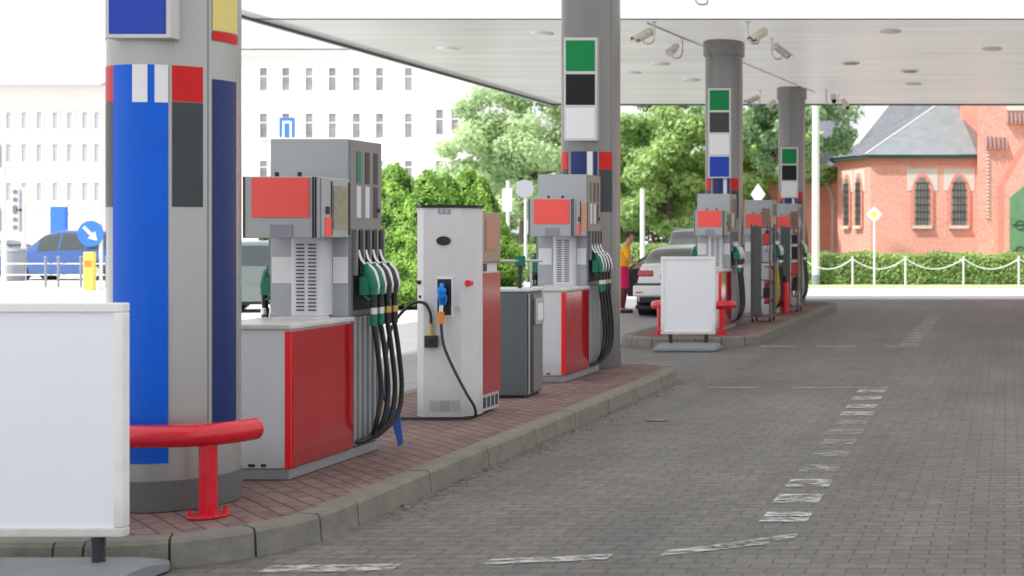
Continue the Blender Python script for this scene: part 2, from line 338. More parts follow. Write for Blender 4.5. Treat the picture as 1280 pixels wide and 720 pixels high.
def island(yn, yf, hw=1.07, rn=.85, rf=.4):
    xs = IC
    def outline(ins):
        pts = []
        def arc(cx, cy, r, a0, a1, n):
            for k in range(n+1):
                a = R(a0+(a1-a0)*k/n); pts.append((cx+(r)*math.cos(a), cy+(r)*math.sin(a)))
        arc(xs+hw-rn, yn+rn, rn-ins, -90, 0, 8); arc(xs+hw-rf, yf-rf, rf-ins, 0, 90, 5)
        arc(xs-hw+rf, yf-rf, rf-ins, 90, 180, 5); arc(xs-hw+rn, yn+rn, rn-ins, 180, 270, 8)
        return pts
    kw = .15
    MB().prism(outline(kw+.002), .0, KH-.004).build('island_paving', 'red_paver')['kind'] = 'structure'
    # resample the outer outline into stones
    def resample(poly, n):
        P = [Vector((*p, 0)) for p in poly]+[Vector((*poly[0], 0))]; L = [0]
        for a, b in zip(P, P[1:]): L.append(L[-1]+(b-a).length)
        out = []
        for k in range(n):
            d = L[-1]*k/n; i = max(j for j in range(len(L)) if L[j] <= d+1e-9); i = min(i, len(P)-2)
            t = (d-L[i])/max(L[i+1]-L[i], 1e-9); out.append(P[i].lerp(P[i+1], t))
        return out, L[-1]
    _, Lt = resample(outline(0), 4); 
    # curve stones .38 m, straight 1 m: walk along parameter
    def at(poly, f):
        P = [Vector((*p, 0)) for p in poly]+[Vector((*poly[0], 0))]; L = [0]
        for a, b in zip(P, P[1:]): L.append(L[-1]+(b-a).length)
        d = L[-1]*f
        for i in range(len(P)-1):
            if L[i+1] >= d: return P[i].lerp(P[i+1], (d-L[i])/max(L[i+1]-L[i], 1e-9))
        return P[-1]
    O = outline(0); I = outline(kw)
    cuts = []; d = 0
    # map using outer param by nearest index interpolation: same point count in both outlines
    P = [Vector((*p, 0)) for p in O]+[Vector((*O[0], 0))]; Q = [Vector((*p, 0)) for p in I]+[Vector((*I[0], 0))]
    L = [0]
    for a, b in zip(P, P[1:]): L.append(L[-1]+(b-a).length)
    def both(dd):
        for i in range(len(P)-1):
            if L[i+1] >= dd-1e-9:
                t = (dd-L[i])/max(L[i+1]-L[i], 1e-9); return P[i].lerp(P[i+1], t), Q[i].lerp(Q[i+1], t)
        return P[-1], Q[-1]
    mb = MB(); mj = MB(); d = 0; idx_curv = set()
    while d < L[-1]-.02:
        p, _ = both(d); curved = (p.y < yn+rn+.05) or (p.y > yf-rf-.02)
        ln = (.39 if p.y < yn+rn+.05 else .30) if curved else .98
        e = min(d+ln, L[-1]); g = .006; n = 8
        z1 = KH+random.uniform(-.003, .003); vs = []; ch = .022
        for k in range(n+1):
            o_, i_ = both(d+g+(e-d-2*g)*k/n); dirn = (o_-i_).normalized()
            vs += [(o_.x+dirn.x*.012, o_.y+dirn.y*.012, 0), (o_.x, o_.y, z1-ch), (o_.x-dirn.x*ch*.8, o_.y-dirn.y*ch*.8, z1), (i_.x, i_.y, z1-.001), (i_.x, i_.y, 0)]
        fs = [(k*5+j, k*5+j+1, k*5+5+j+1, k*5+5+j) for k in range(n) for j in range(4)]
        fs += [(0, 1, 2, 3, 4)[::-1], tuple(n*5+j for j in range(5))]
        mb.add(vs, fs)
        d = e
    ob = mb.build('kerb', 'kerb'); ob['kind'] = 'structure'
    def ring(a, b):
        n = len(O)
        A = outline(a); B = outline(b)
        MB().add([(x, y, 0) for x, y in A]+[(x, y, KH-.02) for x, y in A]+[(x, y, KH-.02) for x, y in B],
             [(i, (i+1) % n, n+(i+1) % n, n+i) for i in range(n)]+[(n+i, n+(i+1) % n, 2*n+(i+1) % n, 2*n+i) for i in range(n)]).build('kerb_joint_bed', 'kerb_dark')['kind'] = 'structure'
    ring(.012, kw-.01)
island(6.70, 16.1, rf=.9)
island(19.85, 30.65, rf=.95)
IZ = .15

# ------------------------------------------------------------------ canopy
CH = 5.0; CL = -11.57; CR = 18.0; CF = 34.0; CS = 20.55; CN = 2.5
can = thing('forecourt_canopy', 'large flat white forecourt canopy over both pump islands', 'canopy', (IC, 16, CH))
def wbox(n, *a, m, p, bevel=0): return box(n, *a, m, p, bevel, world=True)
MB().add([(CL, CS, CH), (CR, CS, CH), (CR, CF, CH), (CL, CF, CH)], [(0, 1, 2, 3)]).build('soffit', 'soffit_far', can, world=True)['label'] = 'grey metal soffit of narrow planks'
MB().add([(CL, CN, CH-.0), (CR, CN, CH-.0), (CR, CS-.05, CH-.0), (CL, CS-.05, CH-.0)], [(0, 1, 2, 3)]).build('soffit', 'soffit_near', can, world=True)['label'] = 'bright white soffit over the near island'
wbox('soffit_joint', CL, CR, CS-.05, CS, CH-.012, CH+.05, m='trim', p=can)
fa = MB(); fa.box(CL-.10, CL-.02, CN, CF+.10, CH-.03, CH+.55); fa.box(CL-.02, CR, CF+.02, CF+.10, CH-.03, CH+.55); fa.box(CR, CR+.1, CN, CF+.1, CH-.03, CH+.55); fa.box(CL-.02, CR, CN-.1, CN-.02, CH-.03, CH+.55)
fa.build('fascia', 'white', can, world=True)
tr = MB(); tr.box(CL-.018, CL+.05, CN, CF-.002, CH-.045, CH-.004); tr.box(CL+.052, CR, CF-.06, CF-.002, CH-.045, CH-.004)
tr.build('edge_trim', 'trim', can, world=True)
# diagonal conduit on the soffit between the far columns
MB().tube([(-5.6, 20.8, CH-.02), (-4.45, 31, CH-.02)], .016, 6).build('conduit', 'alu', can, world=True)
for (px, py) in ((1113, 38), (1063, 78), (1137, 88), (1142, 104), (678, 41), (826, 79), (790, 90), (865, 99), (1240, 60), (560, 60)):
    Y = (CH-EH)*F/(CY-py); X = (px-CX)*Y/F
    f = MB().cyl(X, Y, CH-.03, CH-.001, .17, .19, 20).build('recessed_lamp', 'white', can, smooth=True, world=True)
    MB().cyl(X, Y, CH-.04, CH-.031, .12, .12, 20).build('lamp_lens', 'light' if random.random() < .6 else 'bodyd', f, world=True)

# ------------------------------------------------------------------ columns
def patch(cx, cy, r, a0, a1, z0, z1, name, m, p):
    n = max(3, int(abs(a1-a0)/4)); vs = []
    for k in range(n+1):
        a = R(a0+(a1-a0)*k/n)
        for z in (z0, z1): vs.append((cx+r*math.sin(a), cy-r*math.cos(a), z))
    return MB().add(vs, [(2*k, 2*k+2, 2*k+3, 2*k+1) for k in range(n)]).build(name, m, p, smooth=True, world=True)
def column(cy, r, label, shaft, panels, full, IX=IC):
    t = thing('canopy_column', label, 'column', (IX, cy, IZ), group='round columns carrying the canopy')
    MB().cyl(IX, cy, IZ, CH-.003, r, n=64).build('shaft', shaft, t, smooth=True, world=True)
    b = MB().cyl(IX, cy, IZ+.001, IZ+.17, r+.006, n=64).build('base_band', 'base', t, smooth=True, world=True)
    MB().cyl(IX, cy, CH-.26, CH-.02, r+.035, n=64).build('collar', shaft, t, smooth=True, world=True)
    for a in (60, -60): patch(IX, cy, r+.002, a-.5, a+.5, IZ+.18, 4.7, 'seam', 'bodyd', t)
    q = r+.004
    ztop = 2.64
    zl = .42 if full else .42
    if full: 
        patch(IX, cy, q, -30, 26, zl, ztop, 'blue_stripe', 'blue', t)
        patch(IX, cy, q+.003, -5, 9, 2.43, ztop, 'white_block', 'white_panel', t)
        patch(IX, cy, q+.003, 15, 26, 2.43, ztop, 'white_block', 'white_panel', t)
        for s in (1, -1):
            patch(IX, cy, q, s*29, s*55, 2.44, ztop-.0, 'red_block', 'red', t); patch(IX, cy, q, s*29, s*55, 1.85, 2.437, 'charcoal_block', 'slate', t)
            patch(IX, cy, q, s*64, s*95, .50, 2.58, 'navy_stripe', 'navy', t)
            l = patch(IX, cy, q, s*64, s*97, 2.86, 3.6, 'yellow_notice', 'yellow_label', t)
            patch(IX, cy, q+.003, s*64, s*97, 2.80, 2.855, 'red_notice_line', 'red', l)
    else:
        patch(IX, cy, q, -24, 8, zl, ztop, 'blue_stripe', 'navy', t)
        patch(IX, cy, q, 10, 20, zl, ztop, 'white_block', 'white_panel', t); patch(IX, cy, q, 22, 29, zl, ztop, 'blue_stripe', 'navy', t)
        for s in (1, -1):
            patch(IX, cy, q, s*33, s*62, 2.44, ztop, 'red_block', 'red', t); patch(IX, cy, q, s*33, s*62, 1.95, 2.437, 'charcoal_block', 'slate', t)
    # price panels on the near face
    z0, h, cols, w = panels
    y = cy-r-.03; IX = IX+(.035 if full else 0)
    sb = MB().box(IX-w/2-.025, IX+w/2+.025, y-.03, y+.06, z0-.025, z0+h*len(cols)+.0).build('panel_frame', 'alu', t, .006, world=True)
    for i, c in enumerate(reversed(cols)):
        MB().box(IX-w/2, IX+w/2, y-.038, y-.029, z0+i*h+.0, z0+(i+1)*h-.035).build('panel', c, sb, .003, world=True)
    return t
column(7.75, .333, 'large grey column with bright blue stripe beside the nearest pump', 'col', (2.80, 1.1, ['royal', 'royal'], .31), True, IX=-4.82)
column(15.6, .33, 'dark steel column with green, black and white panels at the far end of the near island', 'coldark', (2.78, .385, ['green', 'black_panel', 'white_panel'], .33), False)
column(22.95, .315, 'grey column with green, grey, white and blue panels above the white notice board', 'coldark', (2.66, .375, ['green', 'grey_panel', 'white_panel', 'royal'], .33), False)
column(30.2, .30, 'farthest slim grey column with green, black and white panels', 'coldark', (2.52, .37, ['green', 'black_panel', 'white_panel'], .33), False)

# ------------------------------------------------------------------ dispenser
def nozzle(t, s, y, green):
    col = 'gripg' if green else 'gripk'
    nz = MB()
    X = lambda a: s*(a-.035 if a > .33 else a); ZD = -.065
    nz.tube([(X(.33), y, 1.405), (X(.375), y+.01, 1.355), (X(.405), y+.02, 1.27), (X(.412), y+.02, 1.19)], [.022, .038, .036, .03], 10, smooth=4)
    nz.tube([(X(.40), y+.0, 1.34), (X(.35), y, 1.22), (X(.385), y+.01, 1.16), (X(.412), y+.02, 1.17)], .011, 6, smooth=3)
    if green: nz.box(min(X(.30), X(.40)), max(X(.30), X(.40)), y-.02, y+.02, 1.19, 1.32)
    nz.v = [(a_, b_, c_+ZD) for a_, b_, c_ in nz.v]
    o = nz.build('nozzle', col, t, smooth=True)
    MB().tube([(X(.282), y, 1.435), (X(.30), y, 1.375), (X(.33), y, 1.335)], .011, 8, smooth=3).build('spout', 'steel', o, smooth=True)
    MB().tube([(X(.36), y+.03, 1.345), (X(.41), y+.04, 1.29), (X(.435), y+.04, 1.20), (X(.432), y+.04, 1.13)], .013, 8, smooth=4).build('trim_bar', 'steel', o, smooth=True)
    h = MB(); h.tube([(X(.412), y+.02, 1.125), (X(.412), y+.025, 1.035)], .021, 10)
    y0 = y-.02
    h.tube([(X(.412), y+.025, .915), (X(.425), y+.06, .72), (X(.435), y+.09, .45), (X(.42), y+.06, .25), (X(.37), .95+(y-.86)*.5, .14), (X(.30), .86+(y-.86)*.35, .11), (X(.276), .84+(y-.86)*.35, .11)], .0165, 10, smooth=8)
    h.build('hose', 'rubber', o, smooth=True)
    MB().tube([(X(.412), y+.025, 1.035), (X(.412), y+.025, .99)], .026, 12).build('swivel', 'brass' if not green else 'steel', o, smooth=True)
    MB().tube([(X(.412), y+.025, .99), (X(.412), y+.025, .91)], .024, 12).build('hose_sleeve', 'gripg' if green else 'rubber', o, smooth=True)
def dispenser(y, label, front=True):
    t = thing('fuel_dispenser', label, 'fuel pump', (-4.775, y, IZ), group='grey fuel pumps along the islands')
    hx = .275
    box('plinth', -hx+.006, hx-.015, .008, 1.22, 0, .066, 'body', t, .004)
    box('cabinet', -hx, hx-.012, 0, .80, .07, .945, 'bodyl', t, .006)
    for s in (1, -1):
        a, b = sorted((s*(hx-.010), s*(hx+.008)))
        box('side_panel', a, b, .012, .79, .075, .935, 'redp', t, .004)['label'] = 'glossy red side panel'
        a, b = sorted((s*(hx-.035), s*(hx+.004)))
        box('corner_strip', a, b, -.006, .010, .075, .935, 'redbright', t, .002)
    box('worktop', -hx-.012, hx+.012, -.015, .80, .946, .98, 'top', t, .008)
    # tower and hose bay
    box('tower', -hx, hx-.014, .765, 1.225, .98, 2.2, 'body', t, .006)
    hb = box('hose_bay', -hx+.03, hx-.03, .80, 1.225, .07, .979, 'bodyd', t, .004)
    for s in (1, -1):
        rb = MB()
        for k in range(6):
            yy = .83+k*.072; a, b = sorted((s*(hx-.032), s*(hx-.002))); rb.box(a, b, yy, yy+.028, .08, .975)
        rb.build('hose_guide', 'body', hb, .003)
        a, b = sorted((s*(hx-.016), s*(hx+.0)))
        sp = box('tower_side', a, b, .768, 1.222, .985, 2.195, 'bodyd', t, .003)
        a, b = sorted((s*(hx-.0), s*(hx+.004)))
        box('nozzle_boot', a, b, .80, 1.20, 1.02, 1.57, 'slot', sp)
        dv = MB(); a, b = sorted((s*(hx-.0), s*(hx+.03)))
        for k in range(5): dv.box(a, b, .795+k*.1, .815+k*.1, 1.26, 1.58)
        dv.build('slot_divider', 'bodyd', sp, .003)
        for k, cc in enumerate(('gripg', 'grey_panel', 'slate')):  # strips paint reflections of the column panels onto the tower side
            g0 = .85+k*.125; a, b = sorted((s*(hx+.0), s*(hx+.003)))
            gl = box('reflection_strip', a, b, g0, g0+.06, 1.90, 2.12, cc, sp)
            box('reflection_strip_low', a, b, g0, g0+.06, 1.66, 1.88, 'bodyl' if k < 2 else 'slate', sp)
        box('round_key', *sorted((s*hx, s*(hx+.012))), 1.15, 1.18, 1.70, 1.73, 'slot', sp, .006)
        for k in range(4): nozzle(t, s, .86+k*.105, k == 0 or (k == 1))
    # head with display
    hd = box('head', -.235, hx-.012, .36, .764, 1.52, 1.925, 'body', t, .006)
    MB().box(-.172, .206, .352, .359, 1.655, 1.917).build('front_panel', 'coral', hd, .002)
    MB().box(-.051, .096, .354, .359, 1.522, 1.61).build('name_plate', 'mauve', hd, .002)
    for xx in (-.228, .226, .243): MB().box(xx, xx+.008, .353, .359, 1.522, 1.922).build('edge_line', 'slot', hd)
    for xx in (-.03, .12): MB().cyl(xx, .40, 1.925, 1.955, .013, n=10).build('stud', 'slot', hd)
    for s in (1, -1):
        a, b = sorted((s*(hx-.0115), s*(hx+.0))) if s > 0 else (-.246, -.2355)
        df = box('display_frame', a, b, .385, .755, 1.525, 1.92, 'body', hd, .004)
        a, b = sorted((s*(hx+.0), s*(hx+.004))) if s > 0 else (-.250, -.246)
        box('display', a, b, .53, .72, 1.58, 1.87, 'screen', df)
        box('card_slot', a, b, .43, .48, 1.68, 1.73, 'slot', df); box('sticker', a, b, .42, .51, 1.53, 1.66, 'coral', df)
        box('display_edge', a, b, .50, .515, 1.54, 1.90, 'slot', df); box('display_edge', a, b, .735, .745, 1.54, 1.90, 'slot', df)
    # louvred column under the head
    ve = MB(); pl = []
    x0, x1, y0, y1, r = -.06, .152, .61, .764, .035
    for cx_, cy_, a0 in ((x1-r, y0+r, -90), (x0+r, y0+r, 180)):
        for k in range(6):
            a = R(a0+(90*k/5)); pl.append((cx_+r*math.cos(a), cy_+r*math.sin(a)))
    pl = [(x1, y1)]+[p for p in sorted(pl[:6], key=lambda p: -p[1])]+sorted(pl[6:], key=lambda p: p[1])+[(x0, y1)]
    vo = ve.prism(pl, .995, 1.519).build('vent_column', 'bodyl', t, smooth=True)
    for cx0 in (-.012, .068):
        lv = MB()
        for k in range(19):
            z = 1.03+k*.0245; lv.box(cx0, cx0+.052, .604, .6095, z, z+.009)
        lv.build('louvres', 'slate', vo)
    MB().cyl(.045, .56, .981, .994, .17, n=32).build('turntable', 'top', vo)
    for xx in (-.26, .18+.04):
        x2 = xx+.15 if xx < 0 else .262-.001
        pass
    box('sticker', -.262, -.12, .760, .7645, 1.21, 1.39, 'white_panel', t); box('sticker', .158, .258, .760, .7645, 1.21, 1.39, 'white_panel', t)
    box('foot_slot', .01, .05, -.006, .001, .085, .10, 'slot', t); box('foot_slot', .09, .12, -.006, .001, .085, .10, 'slot', t)
    return t
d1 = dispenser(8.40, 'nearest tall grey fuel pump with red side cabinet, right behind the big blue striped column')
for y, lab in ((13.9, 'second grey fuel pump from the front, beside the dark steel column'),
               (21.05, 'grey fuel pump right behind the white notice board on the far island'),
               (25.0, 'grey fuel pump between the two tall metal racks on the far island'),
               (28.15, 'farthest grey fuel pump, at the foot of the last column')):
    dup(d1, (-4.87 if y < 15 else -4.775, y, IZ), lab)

# ------------------------------------------------------------------ white additive unit
u = thing('additive_dispenser', 'slim white chamfered dispenser with a blue nozzle and orange hose end', 'fuel pump', (-4.70, 11.16, IZ))
poly = [(-.17, 0), (.155, 0), (.265, .11), (.265, .13), (.265, .30), (-.27, .30), (-.27, .11)]
MB().prism([(-.17, 0), (.145, 0), (.225, .10), (.225, .26), (-.27, .26), (-.27, .11)], .02, 1.765).build('housing', 'unit', u, .004)
MB().prism([(-.185, -.01), (.155, -.01), (.236, .095), (.236, .26), (-.283, .26), (-.283, .105)], 1.766, 1.79).build('top_cap', 'slot', u, .004)
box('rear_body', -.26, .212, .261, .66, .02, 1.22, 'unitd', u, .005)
b2 = box('rear_head', -.26, .226, .261, .66, 1.30, 1.73, 'tan', u, .008)
box('screen',   .226, .230, .32, .56, 1.40, 1.68, 'glass', b2)
box('neck', -.25, .20, .261, .64, 1.22, 1.30, 'bodyl', u)
box('keypad', .201, .205, .30, .40, 1.225, 1.29, 'slate', u)
box('side_panel', .213, .226, .262, .655, .17, 1.21, 'maroon', u, .003)['label'] = 'weathered dark red side panel'
sv = MB(); [sv.box(.2125, .218, .30+k*.09, .35+k*.09, .05, .14) for k in range(4)]; sv.build('side_vent', 'slate', u)
def ell(cx, cz, rx, rz, y, n=24): return [(cx+rx*math.cos(2*math.pi*k/n), cz+rz*math.sin(2*math.pi*k/n)) for k in range(n)]
MB().prism(ell(0, 1.49, .055, .035, 0), -.012, -.001, 'y').build('oval_badge', 'slot', u, .003)
nb = box('warning_plate', -.045, .055, -.005, -.001, 1.715, 1.755, 'mauve', u)
for xx in (-.015, .028):
    MB().tube([(xx+.013*math.cos(R(a)), -.007, 1.735+.013*math.sin(R(a))) for a in range(0, 361, 30)], .0025, 5, cap=False).build('ring_symbol', 'white_panel', nb)
    MB().tube([(xx-.008, -.007, 1.728), (xx+.008, -.007, 1.743)], .0025, 5).build('bar_symbol', 'white_panel', nb)
nr = box('nozzle_surround', -.06, .085, -.006, -.0005, .855, 1.19, 'white_panel', u, .003)
box('nozzle_recess', -.05, .065, -.009, -.006, .87, 1.17, 'slot', nr)
MB().prism(ell(.115, .925, .035, .035, 0), -.006, -.001, 'y').build('round_lock', 'bodyl', u)
MB().prism(ell(.115, .925, .024, .024, 0), -.009, -.0065, 'y').build('round_lock_core', 'unitd', u)
MB().prism(ell(-.225, 1.14, .018, .018, 0), .04, .075, 'y').build('button', 'slot', u)['label'] = 'black button'
MB().prism(ell(-.215, 1.02, .013, .013, 0), .04, .075, 'y').build('button', 'slate', u)['label'] = 'small grey button'
MB().prism(ell(.19, 1.135, .023, .023, 0), .025, .075, 'y').build('button', 'redbright', u, .004)['label'] = 'red button'
gv = MB()
for x0 in (-.12, .065):
    for k in range(7): gv.box(x0, x0+.075, -.003, .001, .065+k*.014, .071+k*.014)
gv.box(-.035, .055, -.002, .001, .064, .155)
gv.build('floor_vent', 'body', u)
n = MB(); n.tube([(.0, -.03, 1.13), (.005, -.055, 1.09), (.005, -.06, 1.04), (.0, -.05, .99), (.0, -.045, .955)], [.018, .038, .032, .022, .018], 12, smooth=4)
n.tube([(.005, -.05, 1.08), (.045, -.06, 1.02), (.03, -.055, .96)], .008, 6, smooth=3)
nn = n.build('nozzle', 'gripb', u, smooth=True); nn['label'] = 'bright blue nozzle'
MB().tube([(0, -.045, .955), (0, -.05, .90)], .018, 10).build('swivel', 'steel', nn, smooth=True)
MB().tube([(0, -.05, .90), (0, -.055, .80)], [.026, .022], 12).build('hose_sleeve', 'orange', nn, smooth=True)
MB().tube([(0, -.055, .80), (.03, -.07, .62), (.12, -.08, .42), (.22, -.07, .22), (.275, -.04, .10), (.26, -.03, .02), (.12, -.05, .015), (-.1, -.05, .015), (-.3, -.06, .015), (-.42, -.10, .02)], .012, 8, smooth=8).build('hose', 'rubber', nn, smooth=True)
jb = box('junction_box', -.145, -.045, -.045, -.001, .60, .70, 'gripk', u, .006)
MB().prism(ell(-.095, .65, .02, .02, 0), -.052, -.0455, 'y').build('junction_knob', 'slot', jb)
MB().tube([(-.095, -.025, .70), (-.095, -.025, .80)], .018, 10).build('brass_sleeve', 'brass', jb, smooth=True)
MB().tube([(-.095, -.025, .80), (-.10, -.03, .89), (-.15, -.03, .97), (-.25, -.04, .965), (-.36, -.06, .85), (-.42, -.08, .70), (-.44, -.10, .4), (-.43, -.10, .1), (-.42, -.10, .02)], .013, 8, smooth=8).build('air_line', 'rubber', jb, smooth=True)
# blue plastic wiper leaning at first dispenser
w = thing('window_wiper', 'narrow blue plastic wiper leaning beside the black hoses', 'wiper', (-4.46, 9.72, IZ))
MB().tube([(-.10, -.12, .66), (0.0, 0, .16)], .012, 8).build('handle', 'wiperb', w, smooth=True)
MB().add([(-.03, -.03, .30), (.03, .02, .27), (.055, .03, .02), (.03, .01, .0), (-.03, -.015, .30), (.03, .035, .27), (.055, .045, .02), (.03, .025, .0)], [(0, 1, 2, 3), (7, 6, 5, 4), (0, 4, 5, 1), (1, 5, 6, 2), (2, 6, 7, 3), (3, 7, 4, 0)]).build('blade', 'wiperb', w, .003)

# ------------------------------------------------------------------ grey bin with squeegee rail
t = thing('waste_bin', 'slate grey metal waste cabinet between the white dispenser and the second pump', 'bin', (-4.74, 12.6, IZ))
box('body', -.23, .215, 0, .42, .02, 1.0, 'bin', t, .01)
box('foot', -.20, .19, .02, .40, 0, .02, 'slot', t)
box('side_door', .216, .224, .06, .415, .04, .97, 'bodyd', t, .003)
box('door_strip', .224, .229, .02, .055, .03, .98, 'alu', t, .002)
box('door_gap', .2245, .2275, .075, .15, .04, .97, 'bind', t)
box('lid', -.24, .235, -.01, .43, 1.001, 1.03, 'bodyl', t, .006)
tb = box('towel_box', .225, .25, .16, .38, .68, .93, 'alu', t, .004); box('towel_window', .2505, .2525, .20, .34, .72, .88, 'white_panel', tb)
q = thing('squeegee_rail', 'thin silver rail standing on the grey waste cabinet', 'rail', (-4.74, 12.7, IZ+1.03))
MB().tube([(-.12, 0, 0), (-.12, 0, .25)], .012, 8).build('post', 'alu', q); MB().tube([(.20, .06, 0), (.20, .06, .25)], .012, 8).build('post', 'alu', q)
MB().tube([(-.25, -.02, .26), (.30, .08, .26)], .013, 8).build('top_bar', 'alu', q)
MB().tube([(.10, .04, .0), (.10, .04, .22)], .02, 8).build('squeegee_handle', 'gripk', q); box('squeegee_head', .05, .15, .03, .06, .20, .31, 'gripg', q, .01)

# ------------------------------------------------------------------ red guards
def guard(y, label):
    g = thing('crash_guard', label, 'barrier', (IC, y, IZ), group='red tubular guards in front of columns')
    pts = []
    for x, yy in ((-.56, .50), (-.60, .36), (-.60, .20), (-.50, .06), (-.30, -.02), (0, -.06), (.30, -.05), (.46, .0), (.56, .10), (.61, .24)): pts.append((x, yy, .45))
    MB().tube(pts, .062, 20, smooth=5).build('guard_tube', 'guard', g, smooth=True)
    for s in (1, -1):
        l = MB().tube([(s*.47, .03, 0), (s*.47, .03, .44)], .046, 18).build('post', 'guard', g, smooth=True)
        MB().cyl(s*.47, .03, 0, .012, .105, n=24).build('foot_plate', 'guard', l, .003)
        bl = MB()
        for a in range(45, 360, 90): bl.cyl(s*.47+.085*math.cos(R(a)), .03+.085*math.sin(R(a)), .012, .045, .011, n=8)
        bl.build('bolt', 'guard', l)
    return g
guard(7.30, 'red tubular crash guard in front of the blue striped column')
guard(20.5, 'red tubular crash guard behind the far white notice board')

# ------------------------------------------------------------------ notice boards
def board(x, y, label):
    t = thing('notice_board', label, 'sign', (x, y, 0), group='blank white pavement boards')
    w, z0, z1 = .395, .235, 1.365
    box('panel', -w+.04, w-.04, -.012, .012, z0+.04, z1-.04, 'board', t)
    for a, b, c, d in ((-w, w, z0, z0+.045), (-w, w, z1-.045, z1)):
        box('frame', a, b, -.028, .028, c, d, 'frame', t, .006)
    for a, b in ((-w, -w+.045), (w-.045, w)):
        box('frame', a, b, -.0275, .0275, z0+.0455, z1-.0455, 'frame', t, .006)
    for s in (1, -1):
        sp = MB(); pts = []
        for k in range(0, 12*12+1):
            a = R(k*30); pts.append((s*.26+.026*math.cos(a), .026*math.sin(a), .115+.12*k/144))
        sp.tube(pts, .0055, 5); sp.cyl(s*.26, 0, .11, .24, .021, n=14)
        sp.build('spring', 'slate', t, smooth=True)
    bs = MB()
    prof = [(-.30, .012), (-.30, .05), (-.20, .085), (-.07, .112), (.07, .112), (.20, .085), (.30, .05), (.30, .012)]
    vs = []
    for xx, k in ((-.46, .55), (-.42, .92), (-.33, 1), (.33, 1), (.42, .92), (.46, .55)):
        vs += [(xx, py*(.75 if abs(xx) > .45 else 1), .012+(pz-.012)*k) for py, pz in prof]
    n_ = len(prof); fs = [(i*n_+j, i*n_+j+1, (i+1)*n_+j+1, (i+1)*n_+j) for i in range(5) for j in range(n_-1)]+[tuple(range(n_)), tuple(5*n_+j for j in range(n_-1, -1, -1))]
    bs.add(vs, fs).build('weighted_foot', 'plastic', t, .008)
    return t
board(-4.657, 6.47, 'large blank white framed board in the near left foreground')
board(-4.63, 19.45, 'small blank white framed board at the end of the far island')

# ------------------------------------------------------------------ security cameras under the canopy
cam0 = None
def cctv(px, pyt, side, yaw, tilt, label, big=1):
    Y = (CH-EH)*F/(CY-pyt); X = (px-CX)*Y/F
    t = thing('security_camera', label, 'camera', (X, Y, CH), group='security cameras hung under the canopy')
    s = side*.16*big
    MB().tube([(0, 0, 0), (0, 0, -.22), (s*.15, 0, -.31), (s*.5, 0, -.345), (s, 0, -.335), (s*1.05, 0, -.29)], .013, 8, smooth=5).build('bracket', 'alu', t, smooth=True)
    MB().cyl(0, 0, -.012, 0, .04, n=14).build('ceiling_plate', 'alu', t)
    d = Vector((math.sin(R(yaw))*math.cos(R(tilt)), -math.cos(R(yaw))*math.cos(R(tilt)), -math.sin(R(tilt)))); c = Vector((s*1.05, 0, -.22))
    h = MB().tube([c-d*.15, c+d*.13], .06, 16).build('housing', 'cam', t, smooth=True)
    MB().tube([c+d*.131, c+d*.15], .048, 16).build('lens', 'camd', h, smooth=True)
    up = Vector((0, 0, 1)); sd = d.cross(up).normalized(); n_ = sd.cross(d).normalized()
    vs = []
    for q in (c-d*.16, c+d*.20):
        for a in range(-80, 81, 20): vs.append(q+(sd*math.sin(R(a))+n_*math.cos(R(a)))*.072)
    MB().add(vs, [(i, i+1, 9+i+1, 9+i) for i in range(8)]).build('sun_shield', 'cam', h, smooth=True)
cctv(818, 27, -1, -45, 30, 'white security camera left of the third column, pointing down left')
cctv(853, 47, -1, 175, -25, 'beige security camera seen from behind, close to the left of the third column')
cctv(935, 27, 1, -35, 30, 'white security camera just right of the third column, nearest the bright soffit')
cctv(965, 48, 1, 130, 30, 'beige security camera right of the third column, turned to the right')
cctv(950, 113, -1, -50, 25, 'small dark security camera left of the farthest column, higher of two')
cctv(972, 120, -1, -30, 35, 'small security camera left of the farthest column, lower of two')
cctv(1033, 112, 1, 10, 25, 'small dark security camera right of the farthest column, left of two')
cctv(1048, 119, 1, 30, 35, 'small security camera right of the farthest column, lower of two')
cctv(868, -28, 1, 10, 10, 'security camera bracket hung from the bright near soffit at the top edge')

# ------------------------------------------------------------------ racks on the far island
def rack(x, y, w, label, cover):
    t = thing('display_rack', label, 'rack', (x, y, IZ), group='tall wheeled metal racks on the far island')
    h = 1.72; dp = .42
    for a in (-w/2, w/2-.03):
        for b in (0, dp): box('post', a, a+.03, b, b+.03, .07, h, 'rack', t, .003)
    for k in range(6):
        z = .10+k*.31
        box('shelf', -w/2+.03, w/2-.03, .0, dp+.03, z, z+.02, 'rack', t)
    box('side_mesh', -w/2+.004, -w/2+.012, .031, dp-.001, .1, h-.02, 'rack', t)
    box('door', -w/2+.032, -w/2+.032+w*.45, -.02, -.002, .12, h-.04, 'rack', t, .003)
    for s in (-1, 1):
        for b in (.02, dp): MB().tube([(s*(w/2-.04), b, .035), (s*(w/2-.015), b, .035)], .035, 12).build('wheel', 'tyre', t)
    for k in range(5):
        for j in range(4):
            r_ = random.random(); c = ('bodyl', 'coral', 'slate', 'slate', 'bind', 'rack')[int(r_*6)]
            z = .122+k*.31; hh = .16+.08*random.random(); yy = .03+j*.10
            box('canister', w/2-.15, w/2-.035, yy, yy+.075, z, z+hh, c, t, .008)
    box('poster', w/2-.16, w/2-.01, -.022, -.014, h-.02, h+.27, 'tan', t); box('poster_post', w/2-.03, w/2-.012, -.01, .02, h, h+.25, 'rack', t)
rack(-4.30, 23.4, .36, 'nearer tall dark metal rack beside the third column', True)
rack(-4.30, 26.5, .36, 'farther tall dark metal rack before the last pump', True)
t = thing('fire_point', 'yellow and red upright canister standing between the metal racks', 'extinguisher', (-4.33, 26.15, IZ))
